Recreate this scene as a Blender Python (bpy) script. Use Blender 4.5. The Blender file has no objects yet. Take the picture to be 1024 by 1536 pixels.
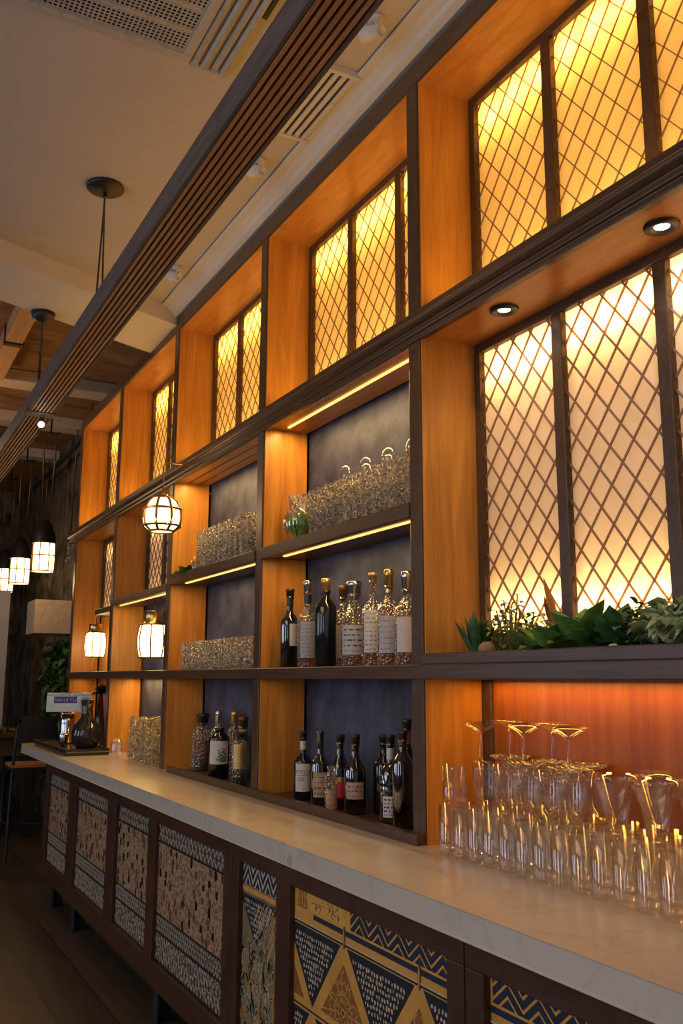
import bpy, math, random
from mathutils import Vector, Matrix
R = random.Random(7)
PI = math.pi
sc = bpy.context.scene
col = sc.collection
sc.view_settings.view_transform = 'Standard'
sc.view_settings.look = 'None'
sc.view_settings.gamma = 1
sc.view_settings.use_curve_mapping = False
sc.view_settings.exposure = 0.0
try:
    sc.cycles.transparent_max_bounces = 40
    sc.cycles.max_bounces = 10
    sc.cycles.sample_clamp_indirect = 4.0
except Exception:
    pass

# ------------------------------------------------------------------ camera
F_PX, PITCH, ROLL, YAW = 1370.5, .1809, .0040, .490
Fv = Vector((-math.cos(YAW)*math.cos(PITCH), math.sin(YAW)*math.cos(PITCH), math.sin(PITCH)))
Rv = Fv.cross(Vector((0, 0, 1))).normalized()
Uv = Rv.cross(Fv)
R2 = math.cos(ROLL)*Rv + math.sin(ROLL)*Uv
U2 = -math.sin(ROLL)*Rv + math.cos(ROLL)*Uv
cd = bpy.data.cameras.new('camera')
cam = bpy.data.objects.new('camera', cd)
col.objects.link(cam)
m = Matrix((R2, U2, -Fv)).transposed().to_4x4()
m.translation = Vector((0, 0, 1.5))
cam.matrix_world = m
cd.sensor_fit = 'VERTICAL'
cd.sensor_height = 24
cd.lens = F_PX/1536*24
cd.clip_start = .02
sc.camera = cam

# ------------------------------------------------------------------ materials
def new_mat(name):
    mt = bpy.data.materials.new(name)
    mt.use_nodes = True
    nt = mt.node_tree
    nt.nodes.clear()
    out = nt.nodes.new('ShaderNodeOutputMaterial')
    return mt, nt, out

def N(nt, typ, **kw):
    n = nt.nodes.new(typ)
    for k, v in kw.items():
        if k.startswith('i_'):
            key = k[2:].replace('_', ' ')
            n.inputs[key].default_value = v
        else:
            setattr(n, k, v)
    return n

def c4(c):
    return (c[0], c[1], c[2], 1)

def ramp(nt, fac, stops):
    r = nt.nodes.new('ShaderNodeValToRGB')
    e = r.color_ramp.elements
    while len(e) > 1:
        e.remove(e[-1])
    e[0].position = stops[0][0]
    e[0].color = c4(stops[0][1])
    for p, c in stops[1:]:
        x = e.new(p)
        x.color = c4(c)
    nt.links.new(fac, r.inputs[0])
    return r.outputs[0]

def coords(nt, scale=(1, 1, 1)):
    tc = N(nt, 'ShaderNodeTexCoord')
    mp = N(nt, 'ShaderNodeMapping')
    mp.inputs['Scale'].default_value = scale
    nt.links.new(tc.outputs['Object'], mp.inputs[0])
    return mp.outputs[0]

def noise(nt, vec, scale, detail=4, rough=.55, dist=0):
    n = N(nt, 'ShaderNodeTexNoise')
    n.inputs['Scale'].default_value = scale
    n.inputs['Detail'].default_value = detail
    n.inputs['Roughness'].default_value = rough
    n.inputs['Distortion'].default_value = dist
    nt.links.new(vec, n.inputs['Vector'])
    return n.outputs['Fac']

def bump(nt, h, strength, dist=.01):
    b = N(nt, 'ShaderNodeBump')
    b.inputs['Strength'].default_value = strength
    b.inputs['Distance'].default_value = dist
    nt.links.new(h, b.inputs['Height'])
    return b.outputs['Normal']

def pbsdf(nt, out, rough=.5, metal=0, spec=.5, coat=0):
    b = N(nt, 'ShaderNodeBsdfPrincipled')
    b.inputs['Roughness'].default_value = rough
    b.inputs['Metallic'].default_value = metal
    b.inputs['Specular IOR Level'].default_value = spec
    b.inputs['Coat Weight'].default_value = coat
    nt.links.new(b.outputs[0], out.inputs[0])
    return b

def plain(name, c, rough=.5, metal=0, spec=.5, var=.12, nscale=30, bmp=.0, scale=(1, 1, 1), coat=0):
    mt, nt, out = new_mat(name)
    b = pbsdf(nt, out, rough, metal, spec, coat)
    v = coords(nt, scale)
    n = noise(nt, v, nscale)
    lo = [max(0, x*(1-var)) for x in c]
    hi = [min(1, x*(1+var)) for x in c]
    nt.links.new(ramp(nt, n, [(.3, lo), (.7, hi)]), b.inputs['Base Color'])
    if bmp:
        nt.links.new(bump(nt, n, bmp), b.inputs['Normal'])
    return mt

def wood(name, dark, light, scale=(18, 18, 1.2), rough=.38, spec=.5, bmp=.05, coat=0, contrast=(.3, .7)):
    mt, nt, out = new_mat(name)
    b = pbsdf(nt, out, rough, 0, spec, coat)
    v = coords(nt, scale)
    n1 = noise(nt, v, 1.0, 6, .6, 1.2)
    n2 = noise(nt, v, 5.0, 3, .6, .3)
    mx = N(nt, 'ShaderNodeMath', operation='MULTIPLY_ADD')
    mx.inputs[1].default_value = .35
    nt.links.new(n2, mx.inputs[0])
    nt.links.new(n1, mx.inputs[2])
    mid = [(a+b_)/2 for a, b_ in zip(dark, light)]
    nt.links.new(ramp(nt, mx.outputs[0], [(contrast[0]+.12, dark), (.66, mid), (contrast[1]+.2, light)]), b.inputs['Base Color'])
    nt.links.new(bump(nt, mx.outputs[0], bmp), b.inputs['Normal'])
    return mt

def emis(name, c, s):
    mt, nt, out = new_mat(name)
    e = N(nt, 'ShaderNodeEmission')
    e.inputs[0].default_value = c4(c)
    e.inputs[1].default_value = s
    nt.links.new(e.outputs[0], out.inputs[0])
    return mt

def glass(name, tint=(.93, .92, .9), refl=.28, rough=.06, nscale=0, bmp=0, frost=0, frostcol=(.8, .75, .68), edge=1.0):
    mt, nt, out = new_mat(name)
    tr = N(nt, 'ShaderNodeBsdfTransparent')
    tr.inputs[0].default_value = c4(tint)
    gl = N(nt, 'ShaderNodeBsdfGlossy')
    gl.inputs[0].default_value = (1, 1, 1, 1)
    gl.inputs[1].default_value = rough
    lw = N(nt, 'ShaderNodeLayerWeight')
    lw.inputs[0].default_value = refl
    if nscale:
        v = coords(nt)
        n = N(nt, 'ShaderNodeTexVoronoi')
        n.inputs['Scale'].default_value = nscale
        nt.links.new(v, n.inputs['Vector'])
        nr = bump(nt, n.outputs['Distance'], bmp, .02)
        nt.links.new(nr, gl.inputs['Normal'])
        nt.links.new(nr, lw.inputs['Normal'])
    m1 = N(nt, 'ShaderNodeMixShader')
    fz = N(nt, 'ShaderNodeMath', operation='MULTIPLY')
    fz.inputs[1].default_value = edge
    nt.links.new(lw.outputs['Facing'], fz.inputs[0])
    mf = N(nt, 'ShaderNodeMath', operation='ADD')
    mf.inputs[1].default_value = .05
    mf.use_clamp = True
    nt.links.new(fz.outputs[0], mf.inputs[0])
    nt.links.new(mf.outputs[0], m1.inputs[0])
    nt.links.new(tr.outputs[0], m1.inputs[1])
    nt.links.new(gl.outputs[0], m1.inputs[2])
    last = m1.outputs[0]
    if frost:
        df = N(nt, 'ShaderNodeBsdfDiffuse')
        df.inputs[0].default_value = c4(frostcol)
        tl = N(nt, 'ShaderNodeBsdfTranslucent')
        tl.inputs[0].default_value = c4(frostcol)
        md = N(nt, 'ShaderNodeMixShader')
        md.inputs[0].default_value = .5
        nt.links.new(df.outputs[0], md.inputs[1])
        nt.links.new(tl.outputs[0], md.inputs[2])
        m2 = N(nt, 'ShaderNodeMixShader')
        v2 = coords(nt)
        vo = N(nt, 'ShaderNodeTexVoronoi')
        vo.inputs['Scale'].default_value = max(nscale, 60)*1.7
        nt.links.new(v2, vo.inputs['Vector'])
        fr = ramp(nt, vo.outputs['Distance'], [(.1, (frost*2.2,)*3), (.45, (frost*.25,)*3)])
        nt.links.new(fr, m2.inputs[0])
        nt.links.new(last, m2.inputs[1])
        nt.links.new(md.outputs[0], m2.inputs[2])
        last = m2.outputs[0]
    nt.links.new(last, out.inputs[0])
    return mt

def painted_glitter(name, scale, dark, light, opac, tint):
    mt, nt, out = new_mat(name)
    v = coords(nt)
    vo = N(nt, 'ShaderNodeTexVoronoi')
    vo.inputs['Scale'].default_value = scale
    nt.links.new(v, vo.inputs['Vector'])
    oi = N(nt, 'ShaderNodeObjectInfo')
    mp = N(nt, 'ShaderNodeVectorMath', operation='ADD')
    nt.links.new(v, mp.inputs[0])
    nt.links.new(oi.outputs['Location'], mp.inputs[1])
    nt.links.new(mp.outputs[0], vo.inputs['Vector'])
    sep = N(nt, 'ShaderNodeSeparateColor')
    nt.links.new(vo.outputs['Color'], sep.inputs[0])
    colr = ramp(nt, sep.outputs[0], [(.0, dark), (.45, [a*.35+b*.65 for a, b in zip(light, dark)]), (.75, light), (1, light)])  # sparkle put into the colour as random dark and bright cells
    df = N(nt, 'ShaderNodeBsdfDiffuse')
    tl = N(nt, 'ShaderNodeBsdfTranslucent')
    nt.links.new(colr, df.inputs[0])
    nt.links.new(colr, tl.inputs[0])
    m0 = N(nt, 'ShaderNodeMixShader')
    m0.inputs[0].default_value = .45
    nt.links.new(df.outputs[0], m0.inputs[1])
    nt.links.new(tl.outputs[0], m0.inputs[2])
    tr = N(nt, 'ShaderNodeBsdfTransparent')
    tr.inputs[0].default_value = c4(tint)
    m1 = N(nt, 'ShaderNodeMixShader')
    nt.links.new(ramp(nt, sep.outputs[1], [(.3, (opac*.5,)*3), (.7, (min(1, opac*1.4),)*3)]), m1.inputs[0])
    nt.links.new(tr.outputs[0], m1.inputs[1])
    nt.links.new(m0.outputs[0], m1.inputs[2])
    gl = N(nt, 'ShaderNodeBsdfGlossy')
    gl.inputs[1].default_value = .12
    nr = bump(nt, vo.outputs['Distance'], 1.0, .03)
    nt.links.new(nr, gl.inputs['Normal'])
    m2 = N(nt, 'ShaderNodeMixShader')
    lw = N(nt, 'ShaderNodeLayerWeight')
    lw.inputs[0].default_value = .35
    nt.links.new(ramp(nt, lw.outputs['Facing'], [(0, (.12,)*3), (.8, (.55,)*3)]), m2.inputs[0])
    nt.links.new(m1.outputs[0], m2.inputs[1])
    nt.links.new(gl.outputs[0], m2.inputs[2])
    nt.links.new(m2.outputs[0], out.inputs[0])
    return mt

def pane_mat(name, c, dif):
    mt, nt, out = new_mat(name)
    tl = N(nt, 'ShaderNodeBsdfTranslucent')
    df = N(nt, 'ShaderNodeBsdfDiffuse')
    v = coords(nt, (3, 3, 2))
    n = noise(nt, v, 2.5, 3)
    lo = [x*.9 for x in c]
    nt.links.new(ramp(nt, n, [(.35, lo), (.65, c)]), tl.inputs[0])
    df.inputs[0].default_value = c4(dif)
    mx = N(nt, 'ShaderNodeMixShader')
    mx.inputs[0].default_value = .4
    nt.links.new(tl.outputs[0], mx.inputs[1])
    nt.links.new(df.outputs[0], mx.inputs[2])
    nt.links.new(mx.outputs[0], out.inputs[0])
    return mt

M = {}
M['frame'] = wood('dark_frame_wood', (.05, .024, .010), (.11, .056, .027), (25, 25, 25), .36, .45, .04)
M['frame_h'] = wood('dark_frame_wood_lengthwise', (.05, .024, .010), (.115, .058, .028), (2, 40, 60), .33, .5, .04)
M['panelwood'] = wood('amber_panel_wood', (.42, .15, .022), (.76, .34, .06), (14, 14, 1.0), .36, .45, .03)
M['soffitwood'] = wood('amber_soffit_wood', (.42, .17, .04), (.68, .31, .08), (3, 14, 14), .3, .5, .03)
M['redwood'] = wood('red_back_wood', (.2, .048, .009), (.36, .105, .02), (14, 14, .9), .4, .4, .03)
M['plaster'] = plain('blue_grey_plaster', (.05, .058, .098), .6, 0, .35, .5, 9, .5)
M['lattice'] = plain('lattice_metal', (.36, .25, .18), .4, .3)
def cane():
    mt, nt, out = new_mat('lattice_cane')
    a = N(nt, 'ShaderNodeBsdfTransparent')
    a.inputs[0].default_value = (.62, .42, .22, 1)
    b = N(nt, 'ShaderNodeBsdfDiffuse')
    b.inputs[0].default_value = (.42, .3, .22, 1)
    mx = N(nt, 'ShaderNodeMixShader')
    mx.inputs[0].default_value = .5
    nt.links.new(a.outputs[0], mx.inputs[1])
    nt.links.new(b.outputs[0], mx.inputs[2])
    nt.links.new(mx.outputs[0], out.inputs[0])
    return mt
M['lattice'] = cane()
M['pane_amber'] = pane_mat('amber_pane', (1, .86, .62), (.75, .5, .25))
M['pane_pale'] = pane_mat('pale_pane', (1, .93, .84), (.85, .68, .52))
M['white'] = plain('light_box_white', (.8, .78, .72), .8, 0, .2, .02)
M['led'] = emis('led_strip_glow', (1, .5, .13), 2.2)
M['ceiling'] = plain('ceiling_paint', (.56, .5, .45), .85, 0, .2, .05, 2)
M['ceilwhite'] = plain('white_trim_paint', (.64, .59, .55), .6, 0, .3, .04, 3)
M['wall'] = plain('grey_plaster_wall', (.5, .46, .43), .85, 0, .2, .06, 3)
M['farwall'] = plain('mossy_stone_wall', (.12, .09, .062), .9, 0, .2, .8, 5, .8)
M['barkceil'] = wood('ceiling_planks', (.09, .04, .015), (.42, .22, .09), (2.2, .7, 6), .7, .2, .1)
M['joist'] = plain('pale_joist', (.55, .42, .3), .7)
M['woodbeam'] = wood('orange_rafter', (.35, .17, .07), (.6, .33, .15), (1, 12, 12), .6, .3)
M['slatside'] = wood('charcoal_beam_side', (.05, .038, .036), (.14, .11, .1), (3, 30, 40), .6, .35, .4)
M['slat'] = wood('brown_slat', (.34, .16, .07), (.55, .28, .12), (2, 30, 30), .5, .35, .1)
M['black'] = plain('black_metal', (.02, .018, .017), .45, .2)
M['cable'] = plain('dark_cable', (.03, .022, .018), .6)
M['steelblue'] = plain('blue_grey_steel', (.06, .07, .09), .4, .7)
M['brass'] = plain('brass', (.75, .48, .16), .25, 1)
M['darkbrass'] = plain('dark_bronze', (.16, .09, .03), .35, .7)
M['lampglow'] = emis('lamp_glass_glow', (1, .66, .26), 5.5)
M['lampglow2'] = emis('lamp_glass_glow_bright', (1, .7, .32), 8)
M['spot'] = emis('spot_lens_glow', (1, .86, .68), 14)
M['spotcool'] = emis('spot_lens_glow_cool', (.8, .86, 1), 14)
M['cabinet'] = wood('walnut_cabinet', (.035, .013, .008), (.085, .033, .018), (4, 20, 4), .35, .5, .05)
M['panelback'] = plain('panel_ground_dark', (.05, .036, .027), .6)
M['ink'] = plain('navy_black_ink', (.008, .012, .02), .5)
M['navy'] = plain('navy_stripe', (.012, .02, .045), .45)
M['ochre'] = plain('ochre_ground', (.6, .3, .06), .5, 0, .4, .15, 12)
M['cream'] = plain('cream_inlay', (.52, .42, .28), .5, 0, .4, .15, 40)
M['silverinlay'] = plain('pale_inlay', (.5, .44, .36), .4, .2, .4, .2, 60)
M['cell'] = plain('rust_cell', (.26, .09, .02), .5)
M['gold'] = plain('gold_inlay', (.72, .42, .1), .4, .2)
M['rust'] = plain('rust_bead', (.16, .05, .025), .3)
M['darkbead'] = plain('dark_bead', (.015, .01, .008), .25)
M['olive'] = plain('olive_ground', (.2, .15, .08), .55, 0, .4, .4, 18)
M['label'] = plain('paper_label', (.6, .56, .52), .7, 0, .3, .06, 60)
M['labelgrey'] = plain('grey_paper_label', (.42, .42, .45), .7, 0, .3, .08, 60)
M['labeltan'] = plain('tan_paper_label', (.42, .28, .17), .7, 0, .3, .3, 60)
M['print'] = plain('label_print', (.06, .05, .05), .7)
M['printfaint'] = plain('faint_label_print', (.28, .26, .25), .7)
M['leafprint'] = plain('green_print', (.06, .16, .03), .6)
M['redprint'] = plain('red_print', (.6, .03, .04), .35)
M['blueprint'] = plain('blue_print', (.03, .05, .32), .4)
M['darkglass'] = glass('dark_bottle_glass', (.05, .05, .04), .35, .08, 0, 0, .0, edge=.9)
M['blackbottle'] = plain('black_bottle_glass', (.006, .007, .01), .1, 0, .8)
M['greenglass'] = glass('olive_bottle_glass', (.38, .34, .12), .3, .1, 60, .12)
M['clearglass'] = glass('clear_bottle_glass', (.82, .74, .62), .32, .08, 90, .6, .1, (.75, .5, .25))
M['amberliq'] = glass('amber_liquid', (.75, .38, .1), .25, .1, 120, .8, .22, (.85, .5, .15))
M['tumbler'] = glass('drinking_glass', (.98, .972, .965), .2, .04, 0, 0, 0, edge=.6)
M['crystal'] = painted_glitter('cut_crystal', 130, (.2, .15, .1), (1, .95, .82), .3, (.9, .86, .8))
M['crystal2'] = painted_glitter('rippled_crystal', 80, (.15, .1, .05), (1, .9, .6), .26, (.92, .88, .75))
M['cork'] = plain('stopper_black', (.012, .012, .012), .35)
M['foil'] = plain('rose_foil', (.45, .1, .08), .35, .4)
M['whitefoil'] = plain('white_foil', (.55, .52, .45), .4, .2)
M['goldfoil'] = plain('gold_cap', (.65, .42, .14), .3, .8)
M['leafA'] = plain('leaf_mid_green', (.12, .24, .045), .5, 0, .4, .3, 50)
M['leafB'] = plain('leaf_dark_green', (.055, .125, .035), .5, 0, .4, .3, 50)
M['leafC'] = plain('leaf_pale_green', (.42, .48, .24), .55, 0, .4, .2, 50)
M['leafD'] = plain('leaf_olive', (.26, .26, .06), .5, 0, .4, .3, 50)
M['leafR'] = plain('leaf_copper', (.36, .13, .03), .5, 0, .4, .2, 50)
M['stone'] = plain('tan_stone', (.3, .17, .08), .8, 0, .3, .3, 60, .3)
M['soil'] = plain('soil', (.03, .018, .01), .95)
M['chrome'] = plain('chrome', (.62, .62, .64), .16, 1)
M['smoke'] = plain('smoked_bean_hopper', (.025, .02, .018), .12, 0, .7)
M['dark'] = plain('dark_tray', (.022, .014, .012), .3, 0, .6)
M['chairmetal'] = plain('charcoal_chair_metal', (.02, .02, .022), .5, .3)
M['chairwood'] = wood('orange_seat_wood', (.3, .1, .03), (.55, .22, .06), (2, 12, 12), .5, .3)
M['tablewood'] = wood('dark_table_wood', (.06, .028, .015), (.14, .07, .035), (2, 12, 12), .4, .4)
M['grille'] = plain('grille_white', (.46, .43, .41), .6)
M['grilledark'] = plain('duct_dark', (.03, .028, .026), .9)
M['beige'] = plain('beige_board', (.42, .32, .24), .8)

def marble():
    mt, nt, out = new_mat('white_marble')
    b = pbsdf(nt, out, .22, 0, .5)
    v = coords(nt, (1, 1, 1))
    n = noise(nt, v, 2.2, 8, .6, 1.6)
    a = N(nt, 'ShaderNodeMath', operation='SUBTRACT')
    a.inputs[1].default_value = .5
    nt.links.new(n, a.inputs[0])
    ab = N(nt, 'ShaderNodeMath', operation='ABSOLUTE')
    nt.links.new(a.outputs[0], ab.inputs[0])
    c1 = ramp(nt, ab.outputs[0], [(0, (.5, .44, .38)), (.012, (.55, .48, .405)), (.05, (.57, .50, .42))])
    n2 = noise(nt, v, 11, 3)
    c2 = ramp(nt, n2, [(.2, (.6, .58, .56)), (.27, (1, 1, 1))])
    mx = N(nt, 'ShaderNodeMix', data_type='RGBA', blend_type='MULTIPLY')
    mx.inputs[0].default_value = 1
    nt.links.new(c1, mx.inputs[6])
    nt.links.new(c2, mx.inputs[7])
    nt.links.new(mx.outputs[2], b.inputs['Base Color'])
    return mt
M['marble'] = marble()

def beadfield():
    mt, nt, out = new_mat('beaded_tan_field')
    b = pbsdf(nt, out, .4, .15, .5)
    v = coords(nt, (1, 1, 1))
    vo = N(nt, 'ShaderNodeTexVoronoi', feature='DISTANCE_TO_EDGE')
    vo.inputs['Scale'].default_value = 42
    nt.links.new(v, vo.inputs['Vector'])
    n = noise(nt, v, 60, 3)
    mm = N(nt, 'ShaderNodeMath', operation='MULTIPLY')
    nt.links.new(vo.outputs[0], mm.inputs[0])
    nt.links.new(n, mm.inputs[1])
    nt.links.new(ramp(nt, mm.outputs[0], [(.0, (.5, .36, .22)), (.05, (.36, .22, .12)), (.13, (.14, .07, .035)), (.3, (.26, .14, .07))]), b.inputs['Base Color'])
    nt.links.new(bump(nt, mm.outputs[0], .6), b.inputs['Normal'])
    return mt
M['beads'] = beadfield()

def floor_mat():
    mt, nt, out = new_mat('dark_floor_planks')
    b = pbsdf(nt, out, .45, 0, .4)
    tc = N(nt, 'ShaderNodeTexCoord')
    br = N(nt, 'ShaderNodeTexBrick')
    br.inputs['Scale'].default_value = 1
    br.inputs['Mortar Size'].default_value = .004
    br.inputs['Brick Width'].default_value = 1.6
    br.inputs['Row Height'].default_value = .24
    br.inputs['Color1'].default_value = (.05, .032, .02, 1)
    br.inputs['Color2'].default_value = (.085, .055, .036, 1)
    br.inputs['Mortar'].default_value = (.02, .012, .008, 1)
    nt.links.new(tc.outputs['Object'], br.inputs['Vector'])
    v = coords(nt, (1.5, 12, 1))
    n = noise(nt, v, 2, 5)
    mx = N(nt, 'ShaderNodeMix', data_type='RGBA', blend_type='MULTIPLY')
    mx.inputs[0].default_value = .8
    nt.links.new(br.outputs[0], mx.inputs[6])
    nt.links.new(ramp(nt, n, [(.3, (.6, .6, .6)), (.7, (1.2, 1.2, 1.2))]), mx.inputs[7])
    nt.links.new(mx.outputs[2], b.inputs['Base Color'])
    return mt
M['floor'] = floor_mat()

# ------------------------------------------------------------------ mesh builder
class MB:
    def __init__(s):
        s.v, s.f, s.sm, s.mi = [], [], [], []
        s.m = 0
    def add(s, vs, fs, smooth=False):
        o = len(s.v)
        s.v += [tuple(p) for p in vs]
        s.f += [tuple(i+o for i in f) for f in fs]
        s.sm += [smooth]*len(fs)
        s.mi += [s.m]*len(fs)
        return s
    def box(s, x0, x1, y0, y1, z0, z1, bev=0):
        x0, x1 = min(x0, x1), max(x0, x1)
        y0, y1 = min(y0, y1), max(y0, y1)
        z0, z1 = min(z0, z1), max(z0, z1)
        vs = [(x, y, z) for z in (z0, z1) for y in (y0, y1) for x in (x0, x1)]
        return s.add(vs, [(0, 2, 3, 1), (4, 5, 7, 6), (0, 1, 5, 4), (2, 6, 7, 3), (0, 4, 6, 2), (1, 3, 7, 5)])
    def prism(s, pts, axis, a, b):
        # pts 2D polygon; axis 'x': pts=(y,z); 'y': pts=(x,z); 'z': pts=(x,y)
        n = len(pts)
        def mk(p, t):
            return {'x': (t, p[0], p[1]), 'y': (p[0], t, p[1]), 'z': (p[0], p[1], t)}[axis]
        vs = [mk(p, a) for p in pts]+[mk(p, b) for p in pts]
        fs = [tuple(range(n)), tuple(range(2*n-1, n-1, -1))]
        fs += [(i, (i+1) % n+0, (i+1) % n+n, i+n) for i in range(n)]
        return s.add(vs, fs)
    def lathe(s, prof, c=(0, 0, 0), seg=24, smooth=True, a0=0, a1=2*PI, rib=0, sx=1):
        full = abs(a1-a0-2*PI) < 1e-6
        k = seg if full else seg+1
        vs = []
        for r, z in prof:
            for i in range(k):
                a = a0+(a1-a0)*i/seg
                rr = r*(1+(rib if i % 2 else 0))
                vs.append((c[0]+rr*math.cos(a)*sx, c[1]+rr*math.sin(a), c[2]+z))
        fs = []
        for j in range(len(prof)-1):
            for i in range(seg):
                i2 = (i+1) % k
                fs.append((j*k+i, j*k+i2, (j+1)*k+i2, (j+1)*k+i))
        return s.add(vs, fs, smooth)
    def tube(s, pts, r, seg=8, cap=True):
        pts = [Vector(p) for p in pts]
        vs = []
        for i, p in enumerate(pts):
            d = (pts[min(i+1, len(pts)-1)]-pts[max(i-1, 0)]).normalized()
            up = Vector((0, 0, 1)) if abs(d.z) < .95 else Vector((1, 0, 0))
            a = d.cross(up).normalized()
            b = d.cross(a)
            rr = r[i] if isinstance(r, (list, tuple)) else r
            for k in range(seg):
                t = 2*PI*k/seg
                vs.append(p+a*rr*math.cos(t)+b*rr*math.sin(t))
        fs = []
        for i in range(len(pts)-1):
            for k in range(seg):
                k2 = (k+1) % seg
                fs.append((i*seg+k, i*seg+k2, (i+1)*seg+k2, (i+1)*seg+k))
        if cap:
            fs.append(tuple(range(seg)))
            fs.append(tuple(range(len(vs)-1, len(vs)-seg-1, -1)))
        return s.add(vs, fs, True)
    def leaf(s, base, direction, up, L, W, bend=.3, seg=4, cup=.15):
        d = Vector(direction).normalized()
        u = Vector(up)
        u = (u-d*u.dot(d))
        if u.length < 1e-4:
            u = Vector((0, 1, 0))
        u.normalize()
        side = d.cross(u).normalized()
        vs = []
        for i in range(seg+1):
            t = i/seg
            w = W*math.sin(PI*min(1, t*.88+.08))**.8 if i < seg else .0005
            p = Vector(base)+d*L*t-u*bend*L*t*t
            vs += [p-side*w/2+u*cup*w, p, p+side*w/2+u*cup*w]
        fs = []
        for i in range(seg):
            a = i*3
            fs += [(a, a+1, a+4, a+3), (a+1, a+2, a+5, a+4)]
        return s.add(vs, fs, True)
    def blob(s, c, r, jit=.15, seg=10, rings=6, sq=(1, 1, 1), seed=0):
        rr = random.Random(seed)
        vs = [(c[0], c[1], c[2]-r*sq[2])]
        for j in range(1, rings):
            t = -PI/2+PI*j/rings
            for i in range(seg):
                a = 2*PI*i/seg
                q = r*(1+rr.uniform(-jit, jit))
                vs.append((c[0]+q*math.cos(t)*math.cos(a)*sq[0], c[1]+q*math.cos(t)*math.sin(a)*sq[1], c[2]+q*math.sin(t)*sq[2]))
        vs.append((c[0], c[1], c[2]+r*sq[2]))
        fs = [(0, 1+(i+1) % seg, 1+i) for i in range(seg)]
        for j in range(rings-2):
            for i in range(seg):
                a, b = 1+j*seg+i, 1+j*seg+(i+1) % seg
                fs.append((a, b, b+seg, a+seg))
        e = len(vs)-1
        o = 1+(rings-2)*seg
        fs += [(e, o+i, o+(i+1) % seg) for i in range(seg)]
        return s.add(vs, fs, True)
    def build(s, name, mats, parent=None, bevel=0, solid=0):
        me = bpy.data.meshes.new(name)
        me.from_pydata(s.v, [], s.f)
        if not isinstance(mats, (list, tuple)):
            mats = [mats]
        for q in mats:
            me.materials.append(M[q])
        me.polygons.foreach_set('use_smooth', s.sm)
        me.polygons.foreach_set('material_index', s.mi)
        me.update()
        o = bpy.data.objects.new(name, me)
        col.objects.link(o)
        if parent is not None:
            o.parent = parent
            o.matrix_parent_inverse = Matrix.Translation(-parent.location)
            if parent.parent is not None:
                o.matrix_parent_inverse = Matrix.Identity(4)
        if bevel:
            b = o.modifiers.new('bevel', 'BEVEL')
            b.width = bevel
            b.segments = 2
            b.limit_method = 'ANGLE'
        if solid:
            b = o.modifiers.new('solid', 'SOLIDIFY')
            b.thickness = solid
            b.offset = 0
        return o

def tag(o, label, cat, group=None, kind=None):
    o['label'] = label
    o['category'] = cat
    if group:
        o['group'] = group
    if kind:
        o['kind'] = kind
    return o

def struct(o):
    o['kind'] = 'structure'
    return o

def empty(name, loc=(0, 0, 0)):
    o = bpy.data.objects.new(name, None)
    o.empty_display_size = .05
    o.location = loc
    col.objects.link(o)
    return o

def kids(o):
    return [c for c in col.objects if c.parent == o]

def copy_tree(o, loc=None, rz=None, parent=None):
    ch = list(o.children)
    c = o.copy()
    col.objects.link(c)
    if parent is not None:
        c.parent = parent
    if loc is not None:
        c.location = loc
    if rz is not None:
        c.rotation_euler.z = rz
    for k in ch:
        copy_tree(k, parent=c)
    return c

# local-space build helper: parts of things built around the origin
def part(mb, name, mats, parent, **kw):
    o = mb.build(name, mats, None, **kw)
    o.parent = parent
    return o

def area(name, loc, sx, sy, power, color, rot=(0, 0, 0), spread=PI):
    l = bpy.data.lights.new(name, 'AREA')
    l.shape = 'RECTANGLE'
    l.size = sx
    l.size_y = sy
    l.energy = power
    l.color = color
    l.spread = spread
    o = bpy.data.objects.new(name, l)
    o.location = loc
    o.rotation_euler = rot
    col.objects.link(o)
    return o

def spotl(name, loc, power, color, size=1.6, blend=.5, rad=.02, rot=(0, 0, 0)):
    l = bpy.data.lights.new(name, 'SPOT')
    l.energy = power
    l.color = color
    l.spot_size = size
    l.spot_blend = blend
    l.shadow_soft_size = rad
    o = bpy.data.objects.new(name, l)
    o.location = loc
    o.rotation_euler = rot
    col.objects.link(o)
    return o

def pointl(name, loc, power, color, rad=.05):
    l = bpy.data.lights.new(name, 'POINT')
    l.energy = power
    l.color = color
    l.shadow_soft_size = rad
    o = bpy.data.objects.new(name, l)
    o.location = loc
    col.objects.link(o)
    return o

# ------------------------------------------------------------------ key dimensions (metres)
YF, YB = 1.61, 1.845           # shelf front plane, back of the recess
PX = [-7.755, -6.462, -5.165, -3.822, -2.5, -1.17]   # post centres, far to near
PW = .07
ZT0, ZT1 = 3.598, 3.68         # top rail
ZM0, ZM1 = 2.64, 2.74          # middle rail
ZH0, ZH1 = 1.50, 1.547         # shelf at eye height
ZS0, ZS1 = 2.03, 2.082         # upper shelf
ZC = 1.0                       # countertop

# ------------------------------------------------------------------ room
struct(MB().box(-14, 3.2, -4, 2.3, -.1, 0).build('floor', 'floor'))
cl = MB()
cl.prism([(3.2, -4), (3.2, 2.06), (-5.35, 2.06), (-5.17, 1.57), (-4.75, .5), (-3.0, -4)], 'z', 3.75, 3.83)
struct(cl.build('ceiling', 'ceiling'))
struct(MB().box(-7.79, 3.2, 2.06, 2.2, 0, 4.4).build('wall_right', 'wall'))
struct(MB().box(-14, -7.79, 2.06, 2.2, 0, 4.4).build('wall_back', 'farwall'))
struct(MB().box(-14.1, -14, -4, 2.3, 0, 4.5).build('wall_far', 'farwall'))
struct(MB().box(-14, -5.0, -4, 2.06, 4.2, 4.3).build('ceiling_wood', 'barkceil'))
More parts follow.
